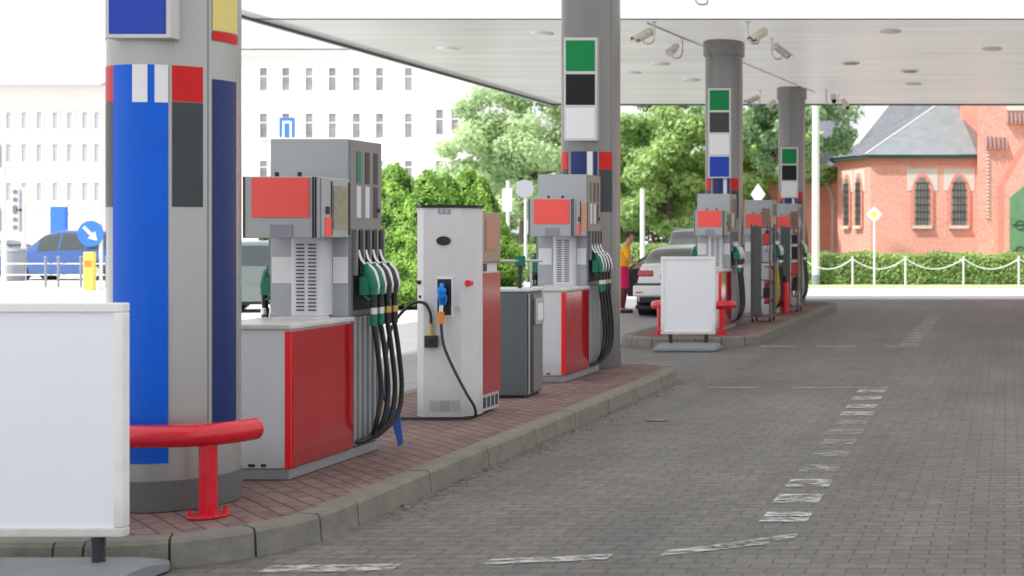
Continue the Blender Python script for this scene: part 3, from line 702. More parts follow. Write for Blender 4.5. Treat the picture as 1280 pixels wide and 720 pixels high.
MB().cyl(0, 0, 0, .60, .07, n=16).build('cylinder', 'redbright', t, .01); MB().cyl(0, 0, .60, .72, .05, .02, n=16).build('valve', 'slot', t); MB().cyl(-.16, 0, 0, .9, .05, n=14).build('yellow_tube', 'signyellow', t)

# ------------------------------------------------------------------ cars
def lerp_pts(pts, y):
    if y <= pts[0][0]: return pts[0][1]
    for (a, va), (b, vb) in zip(pts, pts[1:]):
        if y <= b:
            t = (y-a)/(b-a); t = t*t*(3-2*t)*.5+t*.5; return va+(vb-va)*t
    return pts[-1][1]
def car(loc, rz, label, paint, L, Wd, top, belt, rear_glass, front_glass, sides, seats=True, door_open=False):
    t = thing('parked_car', label, 'car', loc, rz)
    hw = Wd/2
    def plan(y): return 1-.16*abs(2*y/L)**5-.03*abs(2*y/L)**2
    def S(y, s, off=0):
        zt = lerp_pts(top, y); zb = min(lerp_pts(belt, y), zt-.02); w = hw*plan(y); z0 = .24+.10*abs(2*y/L)**6
        tumble = .31
        if s <= .5:
            q = s/.5; z = z0+(zb-z0)*q; x = w*(.955+.045*math.sin(math.pi*min(1, q*1.15)))-.03*q**4
            x += off
        elif s <= .8:
            q = (s-.5)/.3; zr = zt-.05*min(1, (zt-zb)/.3); z = zb+(zr-zb)*q; x = w*.93-(tumble*(zr-zb))*q-.02*q*q + off
        else:
            q = (s-.8)/.2; zr = zt-.05*min(1, (zt-zb)/.3); xr = w*.93-tumble*(zr-zb)-.02
            x = xr*math.cos(q*math.pi/2); z = zr+(zt-zr)*math.sin(q*math.pi/2)+off
        return (x, y, z)
    ny = 48; ss = [0, .1, .2, .3, .4, .46, .5, .55, .62, .7, .76, .8, .84, .88, .92, .96, 1]
    ys = [-L/2+L*(.5-.5*math.cos(math.pi*k/ny)) for k in range(ny+1)]
    mb = MB(); ns = len(ss)
    row = 2*ns-1; vs = []
    for y in ys:
        r_ = [S(y, s) for s in ss]; vs += [(-x, yy, z) for x, yy, z in r_]+[(x, yy, z) for x, yy, z in reversed(r_[:-1])]
    fs = [(i*row+j, i*row+j+1, (i+1)*row+j+1, (i+1)*row+j) for i in range(ny) for j in range(row-1)]
    fs += [tuple(range(row-1, -1, -1)), tuple(ny*row+j for j in range(row))]
    mb.add(vs, fs); body = mb.build('body', paint, t, smooth=True)
    MB().box(-hw*.88, hw*.88, -L/2+.1, L/2-.1, .17, .25).build('underbody', 'slot', t)
    def patchS(y0, y1, s0, s1, off, sides_=(1, -1), ny_=10, ns_=6):
        m_ = MB()
        for sg in sides_:
            v = []
            for i in range(ny_+1):
                for j in range(ns_+1):
                    x, yy, z = S(y0+(y1-y0)*i/ny_, s0+(s1-s0)*j/ns_, off); v.append((sg*x, yy, z))
            m_.add(v, [(i*(ns_+1)+j, (i+1)*(ns_+1)+j, (i+1)*(ns_+1)+j+1, i*(ns_+1)+j+1) for i in range(ny_) for j in range(ns_)])
        return m_
    patchS(rear_glass[0], rear_glass[1], .79, 1, .008).build('rear_window', 'glass', t, smooth=True)
    patchS(front_glass[0], front_glass[1], .79, 1, .008).build('windscreen', 'glass', t, smooth=True)
    for a, b, q_ in [(a, b, q_) for a, b in sides for q_ in (1, -1)]: patchS(a, b, .53, .77, .006, (q_,)).build('side_window', 'glass', t, smooth=True)
    for wy in (-L*.29, L*.31):
        for sg in (1, -1):
            MB().tube([(sg*(hw-.28), wy, .33), (sg*(hw-.0), wy, .33)], .375, 28).build('wheel_arch', 'slot', t)
            w_ = MB().tube([(sg*(hw-.24), wy, .32), (sg*(hw+.012), wy, .32)], .32, 28).build('wheel', 'tyre', t, .02)
            MB().tube([(sg*(hw+.0), wy, .32), (sg*(hw+.02), wy, .32)], .21, 20).build('rim', 'steel', w_, .008)
    yb = -L/2
    return t, S, body
# silver hatch seen from behind
sil, S, _ = car((-6.72, 29.25, 0), 0, 'silver estate car seen from behind, driver door open, beside the far island', 'silver', 4.6, 1.80,
    [(-2.3, 1.0), (-2.2, 1.06), (-2.02, 1.10), (-1.3, 1.40), (-.6, 1.48), (.2, 1.47), (1.15, 1.08), (2.0, .90), (2.3, .70)],
    [(-2.3, .96), (-1.5, .98), (0, .93), (1.1, .92), (2.3, .80)], (-2.0, -1.22), (.35, 1.08), [(-1.2, -.35), (-.28, .62)])
rw = -2.3
MB().box(-.68, .68, rw-.05, rw-.003, .30, .42).build('diffuser', 'slot', sil, .02)
MB().box(-.80, .80, rw-.075, rw-.002, .43, .66).build('bumper', 'silver', sil, .04, seg=3)
MB().box(-.76, .76, rw-.06, rw-.003, .665, .70).build('bumper_gap', 'slate', sil, .01)
for s in (1, -1):
    tl = MB(); a, b = sorted((s*.40, s*.715)); tl.box(a, b, rw-.018, rw+.06, .83, .96)
    tl.build('tail_light', 'lampred', sil, .03, seg=3)
    a, b = sorted((s*.60, s*.74)); MB().box(a, b, rw-.08, rw-.076, .50, .53).build('reflector', 'lampred', sil)
pl_ = MB().box(-.26, .26, rw-.012, rw-.002, .77, .88).build('number_plate', 'white_panel', sil, .003)
MB().box(-.26, -.215, rw-.0145, rw-.0125, .772, .878).build('plate_band', 'signblue', pl_)
MB().prism(ell(0, .94, .035, .035, 0), rw-.010, rw-.002, 'y').build('badge', 'steel', sil)
# opened door with black lining
dr = MB().add([(-.93, .80, .30), (-1.72, .50, .30), (-1.74, .50, .60), (-1.70, .50, .92), (-.92, .80, .95),
               (-.93, .86, .30), (-1.72, .56, .30), (-1.74, .56, .60), (-1.70, .56, .92), (-.92, .86, .95)],
              [(0, 1, 2, 3, 4), (9, 8, 7, 6, 5), (0, 5, 6, 1), (1, 6, 7, 2), (2, 7, 8, 3), (3, 8, 9, 4), (4, 9, 5, 0)]).build('door', 'gripk', sil, .01)
dr['label'] = 'open driver door with black lining'
MB().tube([(-1.66, .53, .93), (-1.45, .62, 1.12), (-1.0, .80, 1.38)], .022, 6).build('window_frame', 'gripk', dr)
MB().add([(-1.64, .535, .93), (-.95, .82, .95), (-.98, .80, 1.36), (-1.45, .62, 1.12)], [(0, 1, 2, 3)]).build('window', 'glassl', dr)
MB().add([], []) 
mi = MB(); mi.tube([(-1.12, .72, 1.0), (-1.12, .66, 1.0)], .09, 12); mi.build('mirror', 'gripg', dr, .01)
# dark suv in front of the silver car
suv, S2, _ = car((-8.5, 37.2, 0), R(8), 'dark grey off-road car parked ahead of the silver car', 'cardark', 4.5, 1.86,
    [(-2.25, 1.25), (-2.18, 1.50), (-1.7, 1.80), (-.5, 1.86), (.5, 1.80), (1.1, 1.20), (2.0, 1.08), (2.25, .8)],
    [(-2.25, 1.15), (0, 1.08), (2.25, .95)], (-2.17, -1.78), (.55, 1.05), [(-1.9, -.9), (-.8, 0), (.08, .7)])
MB().box(-.62, .62, -2.30, -2.26, 1.18, 1.44).build('rear_pane', 'glass', suv, .02)
for s in (1, -1):
    a, b = sorted((s*.72, s*.86)); MB().box(a, b, -2.29, -2.2, 1.0, 1.32).build('tail_light', 'lampred', suv, .02)
    MB().tube([(s*.62, -1.6, 1.84), (s*.62, .3, 1.86)], .02, 6).build('roof_rail', 'alu', suv)
MB().box(-.8, .8, -2.34, -2.26, .45, .7).build('bumper', 'slate', suv, .03)
# grey car glimpsed between column and first pump
car((-16.0, 29.6, 0), R(-78), 'dark green grey car glimpsed between the near column and the nearest pump', 'cargrey', 4.3, 1.75,
    [(-2.15, 1.1), (-2.05, 1.35), (-1.6, 1.52), (-.3, 1.55), (.4, 1.5), (1.1, 1.05), (1.9, .92), (2.15, .7)],
    [(-2.15, 1.0), (0, .95), (2.15, .85)], (-2.1, -1.7), (.45, 1.05), [(-1.7, -.85), (-.78, .0), (.06, .65)])
# blue van on the left street, pointing left
van, _, _ = car((-34.6, 49.6, 0), R(90), 'blue people carrier on the street at far left', 'carblue', 4.7, 1.85,
    [(-2.35, 1.3), (-2.28, 1.66), (-1.8, 1.80), (0, 1.84), (.5, 1.74), (1.3, 1.14), (2.1, .98), (2.35, .7)],
    [(-2.35, 1.08), (0, 1.02), (2.35, .88)], (-2.3, -1.9), (.6, 1.25), [(-2.0, -1.0), (-.92, -.02), (.06, .78)])
car((-40.9, 52.6, 0), R(90), 'second dark blue car at the left edge, partly behind the signal poles', 'cardark', 4.3, 1.75,
    [(-2.15, 1.1), (-2.05, 1.3), (-1.6, 1.46), (-.3, 1.5), (.4, 1.44), (1.1, 1.0), (1.9, .9), (2.15, .7)],
    [(-2.15, 1.0), (0, .95), (2.15, .85)], (-2.1, -1.7), (.45, 1.05), [(-1.7, -.85), (-.78, .0), (.06, .65)])

# ------------------------------------------------------------------ person
def skin(name, verts, edges, radii, m, parent, lv=2):
    me = bpy.data.meshes.new(name); me.from_pydata(verts, edges, []); me.materials.append(M[m])
    o = bpy.data.objects.new(name, me); C.objects.link(o); o.parent = parent
    md = o.modifiers.new('skin', 'SKIN'); md.use_smooth_shade = True
    for i, r_ in enumerate(radii): me.skin_vertices[0].data[i].radius = (r_, r_) if not isinstance(r_, tuple) else r_
    me.skin_vertices[0].data[0].use_root = True
    sb = o.modifiers.new('sub', 'SUBSURF'); sb.levels = lv; sb.render_levels = lv
    return o
pe = thing('person', 'person in an orange shirt and magenta shorts leaning at the open car door', 'person', (-8.20, 28.6, 0), R(105))
# local: faces -Y ... +X is right hand side
V = []; E = []; Rr = []
def pt(p, r_, link=None):
    V.append(p); Rr.append(r_)
    if link is not None: E.append((link, len(V)-1))
    return len(V)-1
pel = pt((0, .02, .93), (.15, .11)); wa = pt((0, .0, 1.08), (.13, .10), pel); chs = pt((0, -.04, 1.30), (.155, .11), wa); nb_ = pt((0, -.07, 1.43), (.06, .06), chs)
nk = pt((0, -.09, 1.47), (.05, .055), nb_); hd1 = pt((0, -.135, 1.545), (.07, .08), nk); hd2 = pt((0, -.14, 1.63), (.078, .098), hd1); hd3 = pt((0, -.135, 1.69), (.06, .075), hd2)
for s in (1, -1):
    sh = pt((s*.18, -.05, 1.38), .055, chs); el = pt((s*.24, -.14, 1.12), .040, sh); wr = pt((s*.19, -.36, 1.02), .026, el); pm = pt((s*.18, -.43, 1.00), (.036, .018), wr)
    for k in range(4):
        a = pt((s*.18+(k-1.5)*.02, -.48, .995), .0095, pm); pt((s*.18+(k-1.5)*.021, -.52-(.01 if k in (1, 2) else 0), .975), .008, a)
    a = pt((s*.145, -.41, 1.0), .010, wr); pt((s*.125, -.45, .985), .009, a)
    hp = pt((s*.09, .01, .86), .095, pel); kn = pt((s*.10, -.03, .50), .06, hp); an = pt((s*.10, .03, .10), .038, kn); pt((s*.11, -.12, .04), (.042, .03), an)
skin('body', V, E, Rr, 'skin', pe)
def loft(mb, rings, n=16):
    vs = [(cx_+rx*math.cos(2*math.pi*k/n), cy_+ry*math.sin(2*math.pi*k/n), z) for cx_, cy_, z, rx, ry in rings for k in range(n)]
    m_ = len(rings)
    return mb.add(vs, [(i*n+k, i*n+(k+1) % n, (i+1)*n+(k+1) % n, (i+1)*n+k) for i in range(m_-1) for k in range(n)]+[tuple(range(n-1, -1, -1)), tuple((m_-1)*n+k for k in range(n))])
hr = MB(); nh, mh = 18, 10; hv = []
for j in range(mh+1):
    ph_ = math.pi*j/mh
    for k in range(nh):
        a_ = 2*math.pi*k/nh; hv.append((.090*math.sin(ph_)*math.cos(a_), -.118+.108*math.sin(ph_)*math.sin(a_), 1.655+.100*math.cos(ph_)))
hf = []
for j in range(mh):
    for k in range(nh):
        f_ = (j*nh+k, j*nh+(k+1) % nh, (j+1)*nh+(k+1) % nh, (j+1)*nh+k); c_ = sum((Vector(hv[i]) for i in f_), Vector())/4
        if c_.z > 1.70 or c_.y > -.12+(.0 if c_.z > 1.62 else .05): hf.append(f_)
hr.add(hv, hf).build('hair', 'hair', pe, smooth=True)
sv_ = [(0, .02, .95), (0, .0, 1.08), (0, -.04, 1.30), (0, -.065, 1.40), (.18, -.05, 1.385), (.235, -.12, 1.17), (-.18, -.05, 1.385), (-.235, -.12, 1.17)]
skin('shirt', sv_, [(0, 1), (1, 2), (2, 3), (2, 4), (4, 5), (2, 6), (6, 7)], [(.185, .15), (.165, .135), (.18, .13), (.075, .075), .08, .066, .08, .066], 'shirt', pe)
sh_ = MB(); loft(sh_, [(0, .02, 1.0, .165, .125), (0, .02, .93, .178, .135), (0, .015, .84, .182, .135), (0, .01, .80, .17, .125)])
for q_ in (1, -1): loft(sh_, [(q_*.085, .012, .86, .095, .12), (q_*.092, .0, .70, .10, .112), (q_*.10, -.015, .54, .098, .105)])
so_ = sh_.build('shorts', 'shorts', pe, smooth=True)
for s in (1, -1):
    MB().box(s*.10-.05, s*.10+.05, -.20, .07, 0, .075).build('shoe', 'slot', pe, .03, seg=3)
    MB().tube([(s*.10, -.02, .56), (s*.10, .03, .12)], [.085, .06], 12).build('trouser_leg', 'trousers', pe, smooth=True)
    MB().tube([(s*.032, -.225, 1.64), (s*.032, -.24, 1.64)], .009, 8).build('eye', 'slot', pe)
MB().tube([(0, -.225, 1.645), (0, -.25, 1.61)], [.010, .016], 8).build('nose', 'skin', pe)

# ------------------------------------------------------------------ foliage
def quads(name, P, N, size, m, parent, shade, world=True, asp=1.5):
    n = len(P); N = N/np.linalg.norm(N, axis=1, keepdims=True)
    rv = rng.normal(size=(n, 3)); A = np.cross(N, rv); A /= np.linalg.norm(A, axis=1, keepdims=True); B = np.cross(N, A)
    sz = size*(0.6+.8*rng.random(n))[:, None]; A = A*sz*asp; B = B*sz
    off = np.zeros(3)
    p = parent
    while p is not None: off += np.array(p.location); p = p.parent
    P = P-off
    V_ = np.stack([P-A, P-B*.8, P+A, P+B*.8], 1).reshape(-1, 3)
    me = bpy.data.meshes.new(name); me.vertices.add(4*n); me.vertices.foreach_set('co', V_.ravel().astype(np.float32))
    me.loops.add(4*n); me.loops.foreach_set('vertex_index', np.arange(4*n, dtype=np.int32))
    me.polygons.add(n); me.polygons.foreach_set('loop_start', np.arange(0, 4*n, 4, dtype=np.int32)); me.polygons.foreach_set('loop_total', np.full(n, 4, dtype=np.int32))
    me.update(calc_edges=True); me.materials.append(M[m])
    at = me.attributes.new('shade', 'FLOAT', 'FACE'); at.data.foreach_set('value', np.clip(shade, 0, 1).astype(np.float32))
    o = bpy.data.objects.new(name, me); C.objects.link(o); o.parent = parent
    return o
def tree(x, y, h, rx, rz, cz, label, m, n=9000, nc=60, leaf=.10, trunk=.16, group='leafy trees beyond the forecourt', trunkpts=None, low=.25):
    t = thing('leafy_tree', label, 'tree', (x, y, 0), group=group)
    n = int(n*2.1); leaf *= .66
    cc = []
    while len(cc) < nc:
        v = rng.normal(size=3); v /= np.linalg.norm(v); r_ = rng.random()**.45
        p = v*r_; cc.append((p[0]*rx, p[1]*rx, p[2]*rz))
    cc = np.array(cc)+np.array([x, y, cz]); cs = rng.random(nc)
    rad = (.20+.16*rng.random(nc))*rx*.9
    idx = rng.integers(0, nc, n); v = rng.normal(size=(n, 3)); v /= np.linalg.norm(v, axis=1, keepdims=True)
    rr = rng.random(n)**.5
    P = cc[idx]+v*(rr*rad[idx])[:, None]*np.array([1, 1, .7])
    N = v+rng.normal(size=(n, 3))*.7+np.array([0, 0, .4])
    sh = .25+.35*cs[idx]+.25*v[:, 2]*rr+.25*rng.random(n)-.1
    quads('crown', P, N, leaf, m, t, sh)
    tb = MB(); tp = trunkpts or [(x, y, 0), (x+.1, y, h*.25), (x-.05, y, h*.5), (x, y, h*.8)]
    tb.tube(tp, [trunk*(1-.75*k/(len(tp)*4)) for k in range(len(tp)*4)], 10, smooth=4)
    for k in range(9):
        c = cc[rng.integers(0, nc)]; z0 = h*(.25+.3*rng.random())
        tb.tube([(x, y, z0), ((x+c[0])/2, (y+c[1])/2, (z0+c[2])/2+.2), tuple(c)], [trunk*.45, trunk*.4, trunk*.3, trunk*.2, trunk*.15, trunk*.1, .02], 6, smooth=3)
    tb.build('trunk', 'bark', t, smooth=True, world=True)
    return t
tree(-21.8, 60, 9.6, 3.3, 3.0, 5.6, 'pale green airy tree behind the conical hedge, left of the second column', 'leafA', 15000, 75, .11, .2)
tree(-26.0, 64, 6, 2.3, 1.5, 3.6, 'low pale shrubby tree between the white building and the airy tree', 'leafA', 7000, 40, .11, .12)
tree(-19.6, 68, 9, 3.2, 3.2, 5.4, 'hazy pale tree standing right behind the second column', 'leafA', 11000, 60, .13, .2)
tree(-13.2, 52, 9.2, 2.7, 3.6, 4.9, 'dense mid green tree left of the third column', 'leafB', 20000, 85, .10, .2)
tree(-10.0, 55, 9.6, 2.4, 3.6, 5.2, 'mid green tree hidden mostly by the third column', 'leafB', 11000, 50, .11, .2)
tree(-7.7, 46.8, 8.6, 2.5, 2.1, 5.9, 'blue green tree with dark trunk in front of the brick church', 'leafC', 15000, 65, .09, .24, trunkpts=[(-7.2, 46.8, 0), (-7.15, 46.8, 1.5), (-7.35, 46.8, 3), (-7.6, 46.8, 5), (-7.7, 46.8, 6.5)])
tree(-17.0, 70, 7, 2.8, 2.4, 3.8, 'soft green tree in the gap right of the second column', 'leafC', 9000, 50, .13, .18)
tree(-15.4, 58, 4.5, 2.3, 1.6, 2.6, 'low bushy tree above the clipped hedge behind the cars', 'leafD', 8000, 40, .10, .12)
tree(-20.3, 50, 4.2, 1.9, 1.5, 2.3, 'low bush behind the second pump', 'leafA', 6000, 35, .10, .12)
def thuja(x, y, h, r, label):
    t = thing('conical_shrub', label, 'shrub', (x, y, 0), group='bright green conical shrubs in a row')
    n = 14000; u = rng.random(n); z = h*(1-(1-u)**.62)*.98+.05; a = rng.random(n)*2*np.pi
    ph = rng.random()*6; lob = 1+.14*np.sin(a*3+z*2+ph)+.10*np.sin(a*5+z*3+ph)+.08*np.sin(a*9-z*7)+.10*np.sin(z*11+a*2)
    prof = r*np.minimum(1, (1-z/h)**.62*1.2+.02)*lob
    rr = prof*(.80+.25*rng.random(n))
    P = np.stack([x+rr*np.cos(a)+.08*np.sin(z*2+ph), y+rr*np.sin(a), z+.12*rng.random(n)], 1)
    N = np.stack([np.cos(a), np.sin(a), .4*np.ones(n)], 1)+rng.normal(size=(n, 3))*.55
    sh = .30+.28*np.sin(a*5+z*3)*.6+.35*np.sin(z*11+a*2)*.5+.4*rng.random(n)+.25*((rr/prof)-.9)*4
    quads('foliage', P, N, .027, 'leafT', t, sh, asp=2.0)
    MB().tube([(0, 0, 0), (0, 0, h*.6), (0, 0, h*.9)], [.06, .05, .03, .02], 8).build('trunk', 'bark', t)
    # dense inner cone keeps the shrub opaque
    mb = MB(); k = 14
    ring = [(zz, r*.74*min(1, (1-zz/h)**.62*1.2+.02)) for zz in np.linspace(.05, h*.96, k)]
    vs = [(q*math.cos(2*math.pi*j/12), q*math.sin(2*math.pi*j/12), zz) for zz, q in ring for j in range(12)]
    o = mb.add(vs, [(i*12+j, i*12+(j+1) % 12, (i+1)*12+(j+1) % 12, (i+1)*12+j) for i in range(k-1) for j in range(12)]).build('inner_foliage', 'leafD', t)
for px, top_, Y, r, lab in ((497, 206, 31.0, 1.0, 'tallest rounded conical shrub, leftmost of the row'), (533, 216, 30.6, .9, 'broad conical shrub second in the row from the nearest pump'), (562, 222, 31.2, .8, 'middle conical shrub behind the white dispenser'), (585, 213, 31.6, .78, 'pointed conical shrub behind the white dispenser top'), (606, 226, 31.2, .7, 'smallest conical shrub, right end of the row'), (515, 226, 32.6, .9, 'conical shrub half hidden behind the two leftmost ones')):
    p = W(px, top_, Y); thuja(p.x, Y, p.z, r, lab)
def hedge(x0, x1, y, dp, h, label, m, n, leaf=.045):
    t = thing('clipped_hedge', label, 'hedge', ((x0+x1)/2, y, 0))
    n1 = int(n*.6); P1 = np.stack([rng.uniform(x0, x1, n1), y-dp/2+rng.normal(size=n1)*.05, rng.uniform(.05, h, n1)], 1)
    n2 = n-n1; P2 = np.stack([rng.uniform(x0, x1, n2), y+rng.uniform(-dp/2, dp/2, n2), h+rng.normal(size=n2)*.035], 1)
    P = np.concatenate([P1, P2]); bump = .05*np.sin(P[:, 0]*2.3)+.04*np.sin(P[:, 0]*5.1+1); P[:, 1] += bump; P[:, 2] += bump*.7
    N = np.concatenate([np.tile([0, -1., .3], (n1, 1)), np.tile([0, -.2, 1.], (n2, 1))])+rng.normal(size=(n, 3))*.6
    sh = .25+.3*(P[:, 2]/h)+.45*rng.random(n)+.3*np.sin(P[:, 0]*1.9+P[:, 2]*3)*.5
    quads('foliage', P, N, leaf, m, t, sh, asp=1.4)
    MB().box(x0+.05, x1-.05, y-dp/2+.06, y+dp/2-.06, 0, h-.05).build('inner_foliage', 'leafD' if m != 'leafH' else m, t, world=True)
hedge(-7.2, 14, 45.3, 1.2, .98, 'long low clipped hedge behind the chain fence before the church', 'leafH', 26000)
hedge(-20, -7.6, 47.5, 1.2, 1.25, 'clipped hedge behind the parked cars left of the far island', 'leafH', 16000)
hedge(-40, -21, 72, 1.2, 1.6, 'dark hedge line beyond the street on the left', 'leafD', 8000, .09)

# ------------------------------------------------------------------ poles, signs, chain fence
def sign_pole(x, y, h, r, m='postwhite', label='', cat='pole', name='sign_post', **k):
    t = thing(name, label, cat, (x, y, 0)); MB().tube([(0, 0, 0), (0, 0, h)], r, 12).build('pole', m, t, smooth=True); return t
t = thing('lamp_post', 'tall white lamp post with grey foot in front of the church tree', 'lamp post', (-6.33, 44.35, 0))
MB().tube([(0, 0, .32), (0, 0, 8.2)], [.13, .12, .11, .10], 16, smooth=2).build('pole', 'postwhite', t, smooth=True); MB().cyl(0, 0, 0, .33, .135, n=16).build('foot', 'postgrey', t)
MB().tube([(0, 0, 8.2), (0, -.5, 8.5), (0, -1.4, 8.6)], .05, 8, smooth=4).build('arm', 'postwhite', t); MB().box(-.15, .15, -2.0, -1.3, 8.55, 8.68).build('lantern', 'alu', t, .03)
p = W(1093, 268, 43)
t = sign_pole(p.x, 43, p.z-.1, .035, label='yellow diamond priority sign on white pole before the church', cat='sign', name='priority_sign')
MB().prism([(0, -.26), (.26, 0), (0, .26), (-.26, 0)], -.07, -.045, 'y').build('plate', 'postwhite', t).location.z = p.z
MB().prism([(0, -.14), (.14, 0), (0, .14), (-.14, 0)], -.075, -.0705, 'y').build('plate_centre', 'signyellow', t).location.z = p.z
# priority sign back by the church wing
p = W(948, 243, 44); t = sign_pole(p.x, 44, p.z, .035, label='white diamond sign plate seen between the third and fourth columns', cat='sign', name='diamond_sign')
MB().prism([(0, -.36), (.24, 0), (0, .36), (-.24, 0)], -.07, -.045, 'y').build('plate', 'postwhite', t).location.z = p.z
# chain fence
t = thing('chain_fence', 'white chain fence in front of the low church hedge', 'fence', (0, 43, 0))
xs = [-6.55, -4.95, -3.25, -1.38, .40, 2.2, 4.0, 5.8]
for x in xs: MB().tube([(x, 0, 0), (x, 0, .98)], .032, 10).build('post', 'postwhite', t, smooth=True)
for a, b in zip(xs, xs[1:]):
    MB().tube([(a+(b-a)*k/12, 0, .90-.34*(1-(2*k/12-1)**2)) for k in range(13)], .018, 6).build('chain', 'postwhite', t, smooth=True)
# round sign back, poles left of second column
p = W(657, 236, 38); t = sign_pole(p.x, 38, p.z, .04, label='round pale traffic sign left of the second column', cat='sign', name='round_sign')
MB().prism(ell(0, 0, .26, .26, 0), -.06, -.045, 'y').build('plate', 'body', t).location.z = p.z
p = W(635, 250, 41); t = sign_pole(p.x, 41, p.z+.6, .05, label='white post with a narrow pale blue plate behind the white dispenser', cat='sign', name='plate_post')
MB().box(-.14, .14, -.07, -.05, -.35, .35).build('plate', 'board', t).location.z = p.z
p = W(803, 236, 41); sign_pole(p.x, 41, p.z, .07, label='slim white post behind the person at the car', cat='post', name='white_post')
p = W(600, 205, 62); t = sign_pole(p.x, 62, p.z, .08, m='postgrey', label='grey street light pole with side arm before the pale tree', cat='lamp post', name='street_lamp')
MB().tube([(0, 0, p.z-.1), (1.6, 0, p.z+.1)], .05, 8).build('arm', 'postgrey', t); MB().box(1.3, 2.1, -.1, .1, p.z+.05, p.z+.18).build('lantern', 'bodyl', t, .03)
# blue information sign above nearest pump
p = W(360, 159, 46); t = sign_pole(p.x, 46, p.z-.2, .04, label='blue square road sign with white arch symbol above the nearest pump', cat='sign', name='blue_sign')
pp = MB().box(-.27, .27, -.06, -.045, p.z-.36, p.z+.33).build('plate', 'signblue', t, .01)
ar = MB(); ar.box(-.16, -.09, -.066, -.0605, p.z-.36, p.z+.21); ar.box(.09, .16, -.066, -.0605, p.z-.36, p.z+.21); ar.box(-.0895, .0895, -.066, -.0605, p.z+.13, p.z+.21); ar.build('symbol', 'postwhite', pp)
# keep-right sign on the left
p = W(113, 292, 40); t = sign_pole(p.x+.25, 40.1, p.z+1.0, .05, label='round blue keep right arrow sign on the far left street', cat='sign', name='arrow_sign')
pl2 = MB().prism([(x-.25, z) for x, z in ell(0, 0, .39, .39, 0, 32)], -.10, -.08, 'y').build('plate', 'signblue', t); pl2.location.z = p.z
a = R(-45); ca, sa = math.cos(a), math.sin(a)
arr = [(-.28, -.045), (.05, -.045), (.05, -.15), (.29, 0), (.05, .15), (.05, .045), (-.28, .045)]
MB().prism([(x*ca-z*sa-.25, x*sa+z*ca) for x, z in arr], -.108, -.1005, 'y').build('arrow', 'postwhite', pl2)
t = thing('keep_clear_bollard', 'yellow bollard under the round blue arrow sign', 'bollard', (p.x-.02, 40.0, 0))
MB().box(-.15, .15, -.08, .08, 0, 1.15).build('body', 'signyellow', t, .03); MB().box(-.11, .11, -.086, -.081, .7, .9).build('reflector', 'orange', t)
for i, px in enumerate((57, 73, 101, 133, 152)):
    p = W(px, 340, 42); t = thing('bollard', 'thin grey street bollard before the blue people carrier', 'bollard', (p.x, 42, 0), group='thin grey bollards on the left street')
    MB().tube([(0, 0, 0), (0, 0, .95)], .035, 8).build('post', 'postgrey', t); MB().cyl(0, 0, .95, 1.0, .05, .02, n=10).build('cap', 'postgrey', t)
rl = MB()
t = thing('street_railing', 'thin horizontal railing before the blue people carrier', 'railing', (-29, 42.1, 0)); MB().tube([(-2.6, 0, .75), (1.2, 0, .75)], .02, 6).build('rail', 'postwhite', t); MB().tube([(-2.6, 0, .4), (1.2, 0, .4)], .02, 6).build('rail', 'postwhite', t)
MB().tube([(-2.6, 0, 0), (-2.6, 0, .8)], .02, 6).build('post', 'postwhite', t); MB().tube([(1.2, 0, 0), (1.2, 0, .8)], .02, 6).build('post', 'postwhite', t)
for px, Y, top_, lab in ((5, 44, 178, 'traffic signal pole at the left edge with two dark lamps'), (30, 47, 235, 'shorter traffic signal pole beside the blue people carrier')):
    p = W(px, top_, Y); t = sign_pole(p.x, Y, p.z, .07, label=lab, cat='traffic light', name='traffic_light')
    for zz in (p.z-.4, 2.2):
        h_ = MB().box(-.32, -.08, -.15, .1, zz-.45, zz+.4).build('signal_head', 'bodyl', t, .03)
        for k in range(3): MB().prism([(x-.2, z+zz-.28+k*.27) for x, z in ell(0, 0, .085, .085, 0, 14)], -.17, -.151, 'y').build('lamp', 'bodyd', h_)
p = W(19, 330, 45); t = thing('litter_bin', 'grey litter bin beside the wheel of the blue people carrier', 'bin', (p.x, 45, 0)); MB().cyl(0, 0, .1, 1.1, .28, .32, n=16).build('body', 'plastic', t, .02); MB().cyl(0, 0, 1.1, 1.2, .34, .25, n=16).build('lid', 'postgrey', t, .01)
p = W(74, 281, 60); t = thing('advert_column', 'pale blue poster pillar beyond the blue people carrier', 'poster pillar', (p.x, 60, 0)); MB().box(-.35, .35, -.1, .1, .6, 2.9).build('poster', 'signblue', t, .03); MB().box(-.1, .1, -.08, .08, 0, .6).build('foot', 'bodyl', t); MB().box(-.42, .42, -.12, .12, 2.9, 3.0).build('cap', 'bodyl', t)

# ------------------------------------------------------------------ left pale buildings
def windows(t, Y, cols_, rows, wpx, m='glassl', frame='trimstone', cross=True):
    for px in cols_:
        for (y0, y1) in rows:
            a = W(px-wpx/2, y1, Y); b = W(px+wpx/2, y0, Y)
            fr = MB(); w_ = .10
            fr.box(a.x-w_, a.x, Y-.10, Y+.05, a.z-w_, b.z+w_); fr.box(b.x, b.x+w_, Y-.10, Y+.05, a.z-w_, b.z+w_); fr.box(a.x, b.x, Y-.10, Y+.05, b.z, b.z+w_); fr.box(a.x-.1, b.x+.1, Y-.22, Y+.05, a.z-w_-.06, a.z-w_+.001)
            f_ = fr.build('window', frame, t, world=True)
            pn = MB().box(a.x, b.x, Y-.02, Y-.004, a.z, b.z).build('pane', m, f_, world=True)
            if cross:
                c = MB(); mx_ = (a.x+b.x)/2; zz = a.z+(b.z-a.z)*.62; c.box(a.x, b.x, Y-.055, Y-.0505, zz-.05, zz+.05); c.build('glazing_bar', frame, f_, world=True)
Y = 120; a = W(296, 330, Y); b = W(600, 62, Y)
t = thing('apartment_building', 'big white rendered building with rows of narrow windows behind the nearest pump', 'building', ((a.x+b.x)/2, Y, 0))
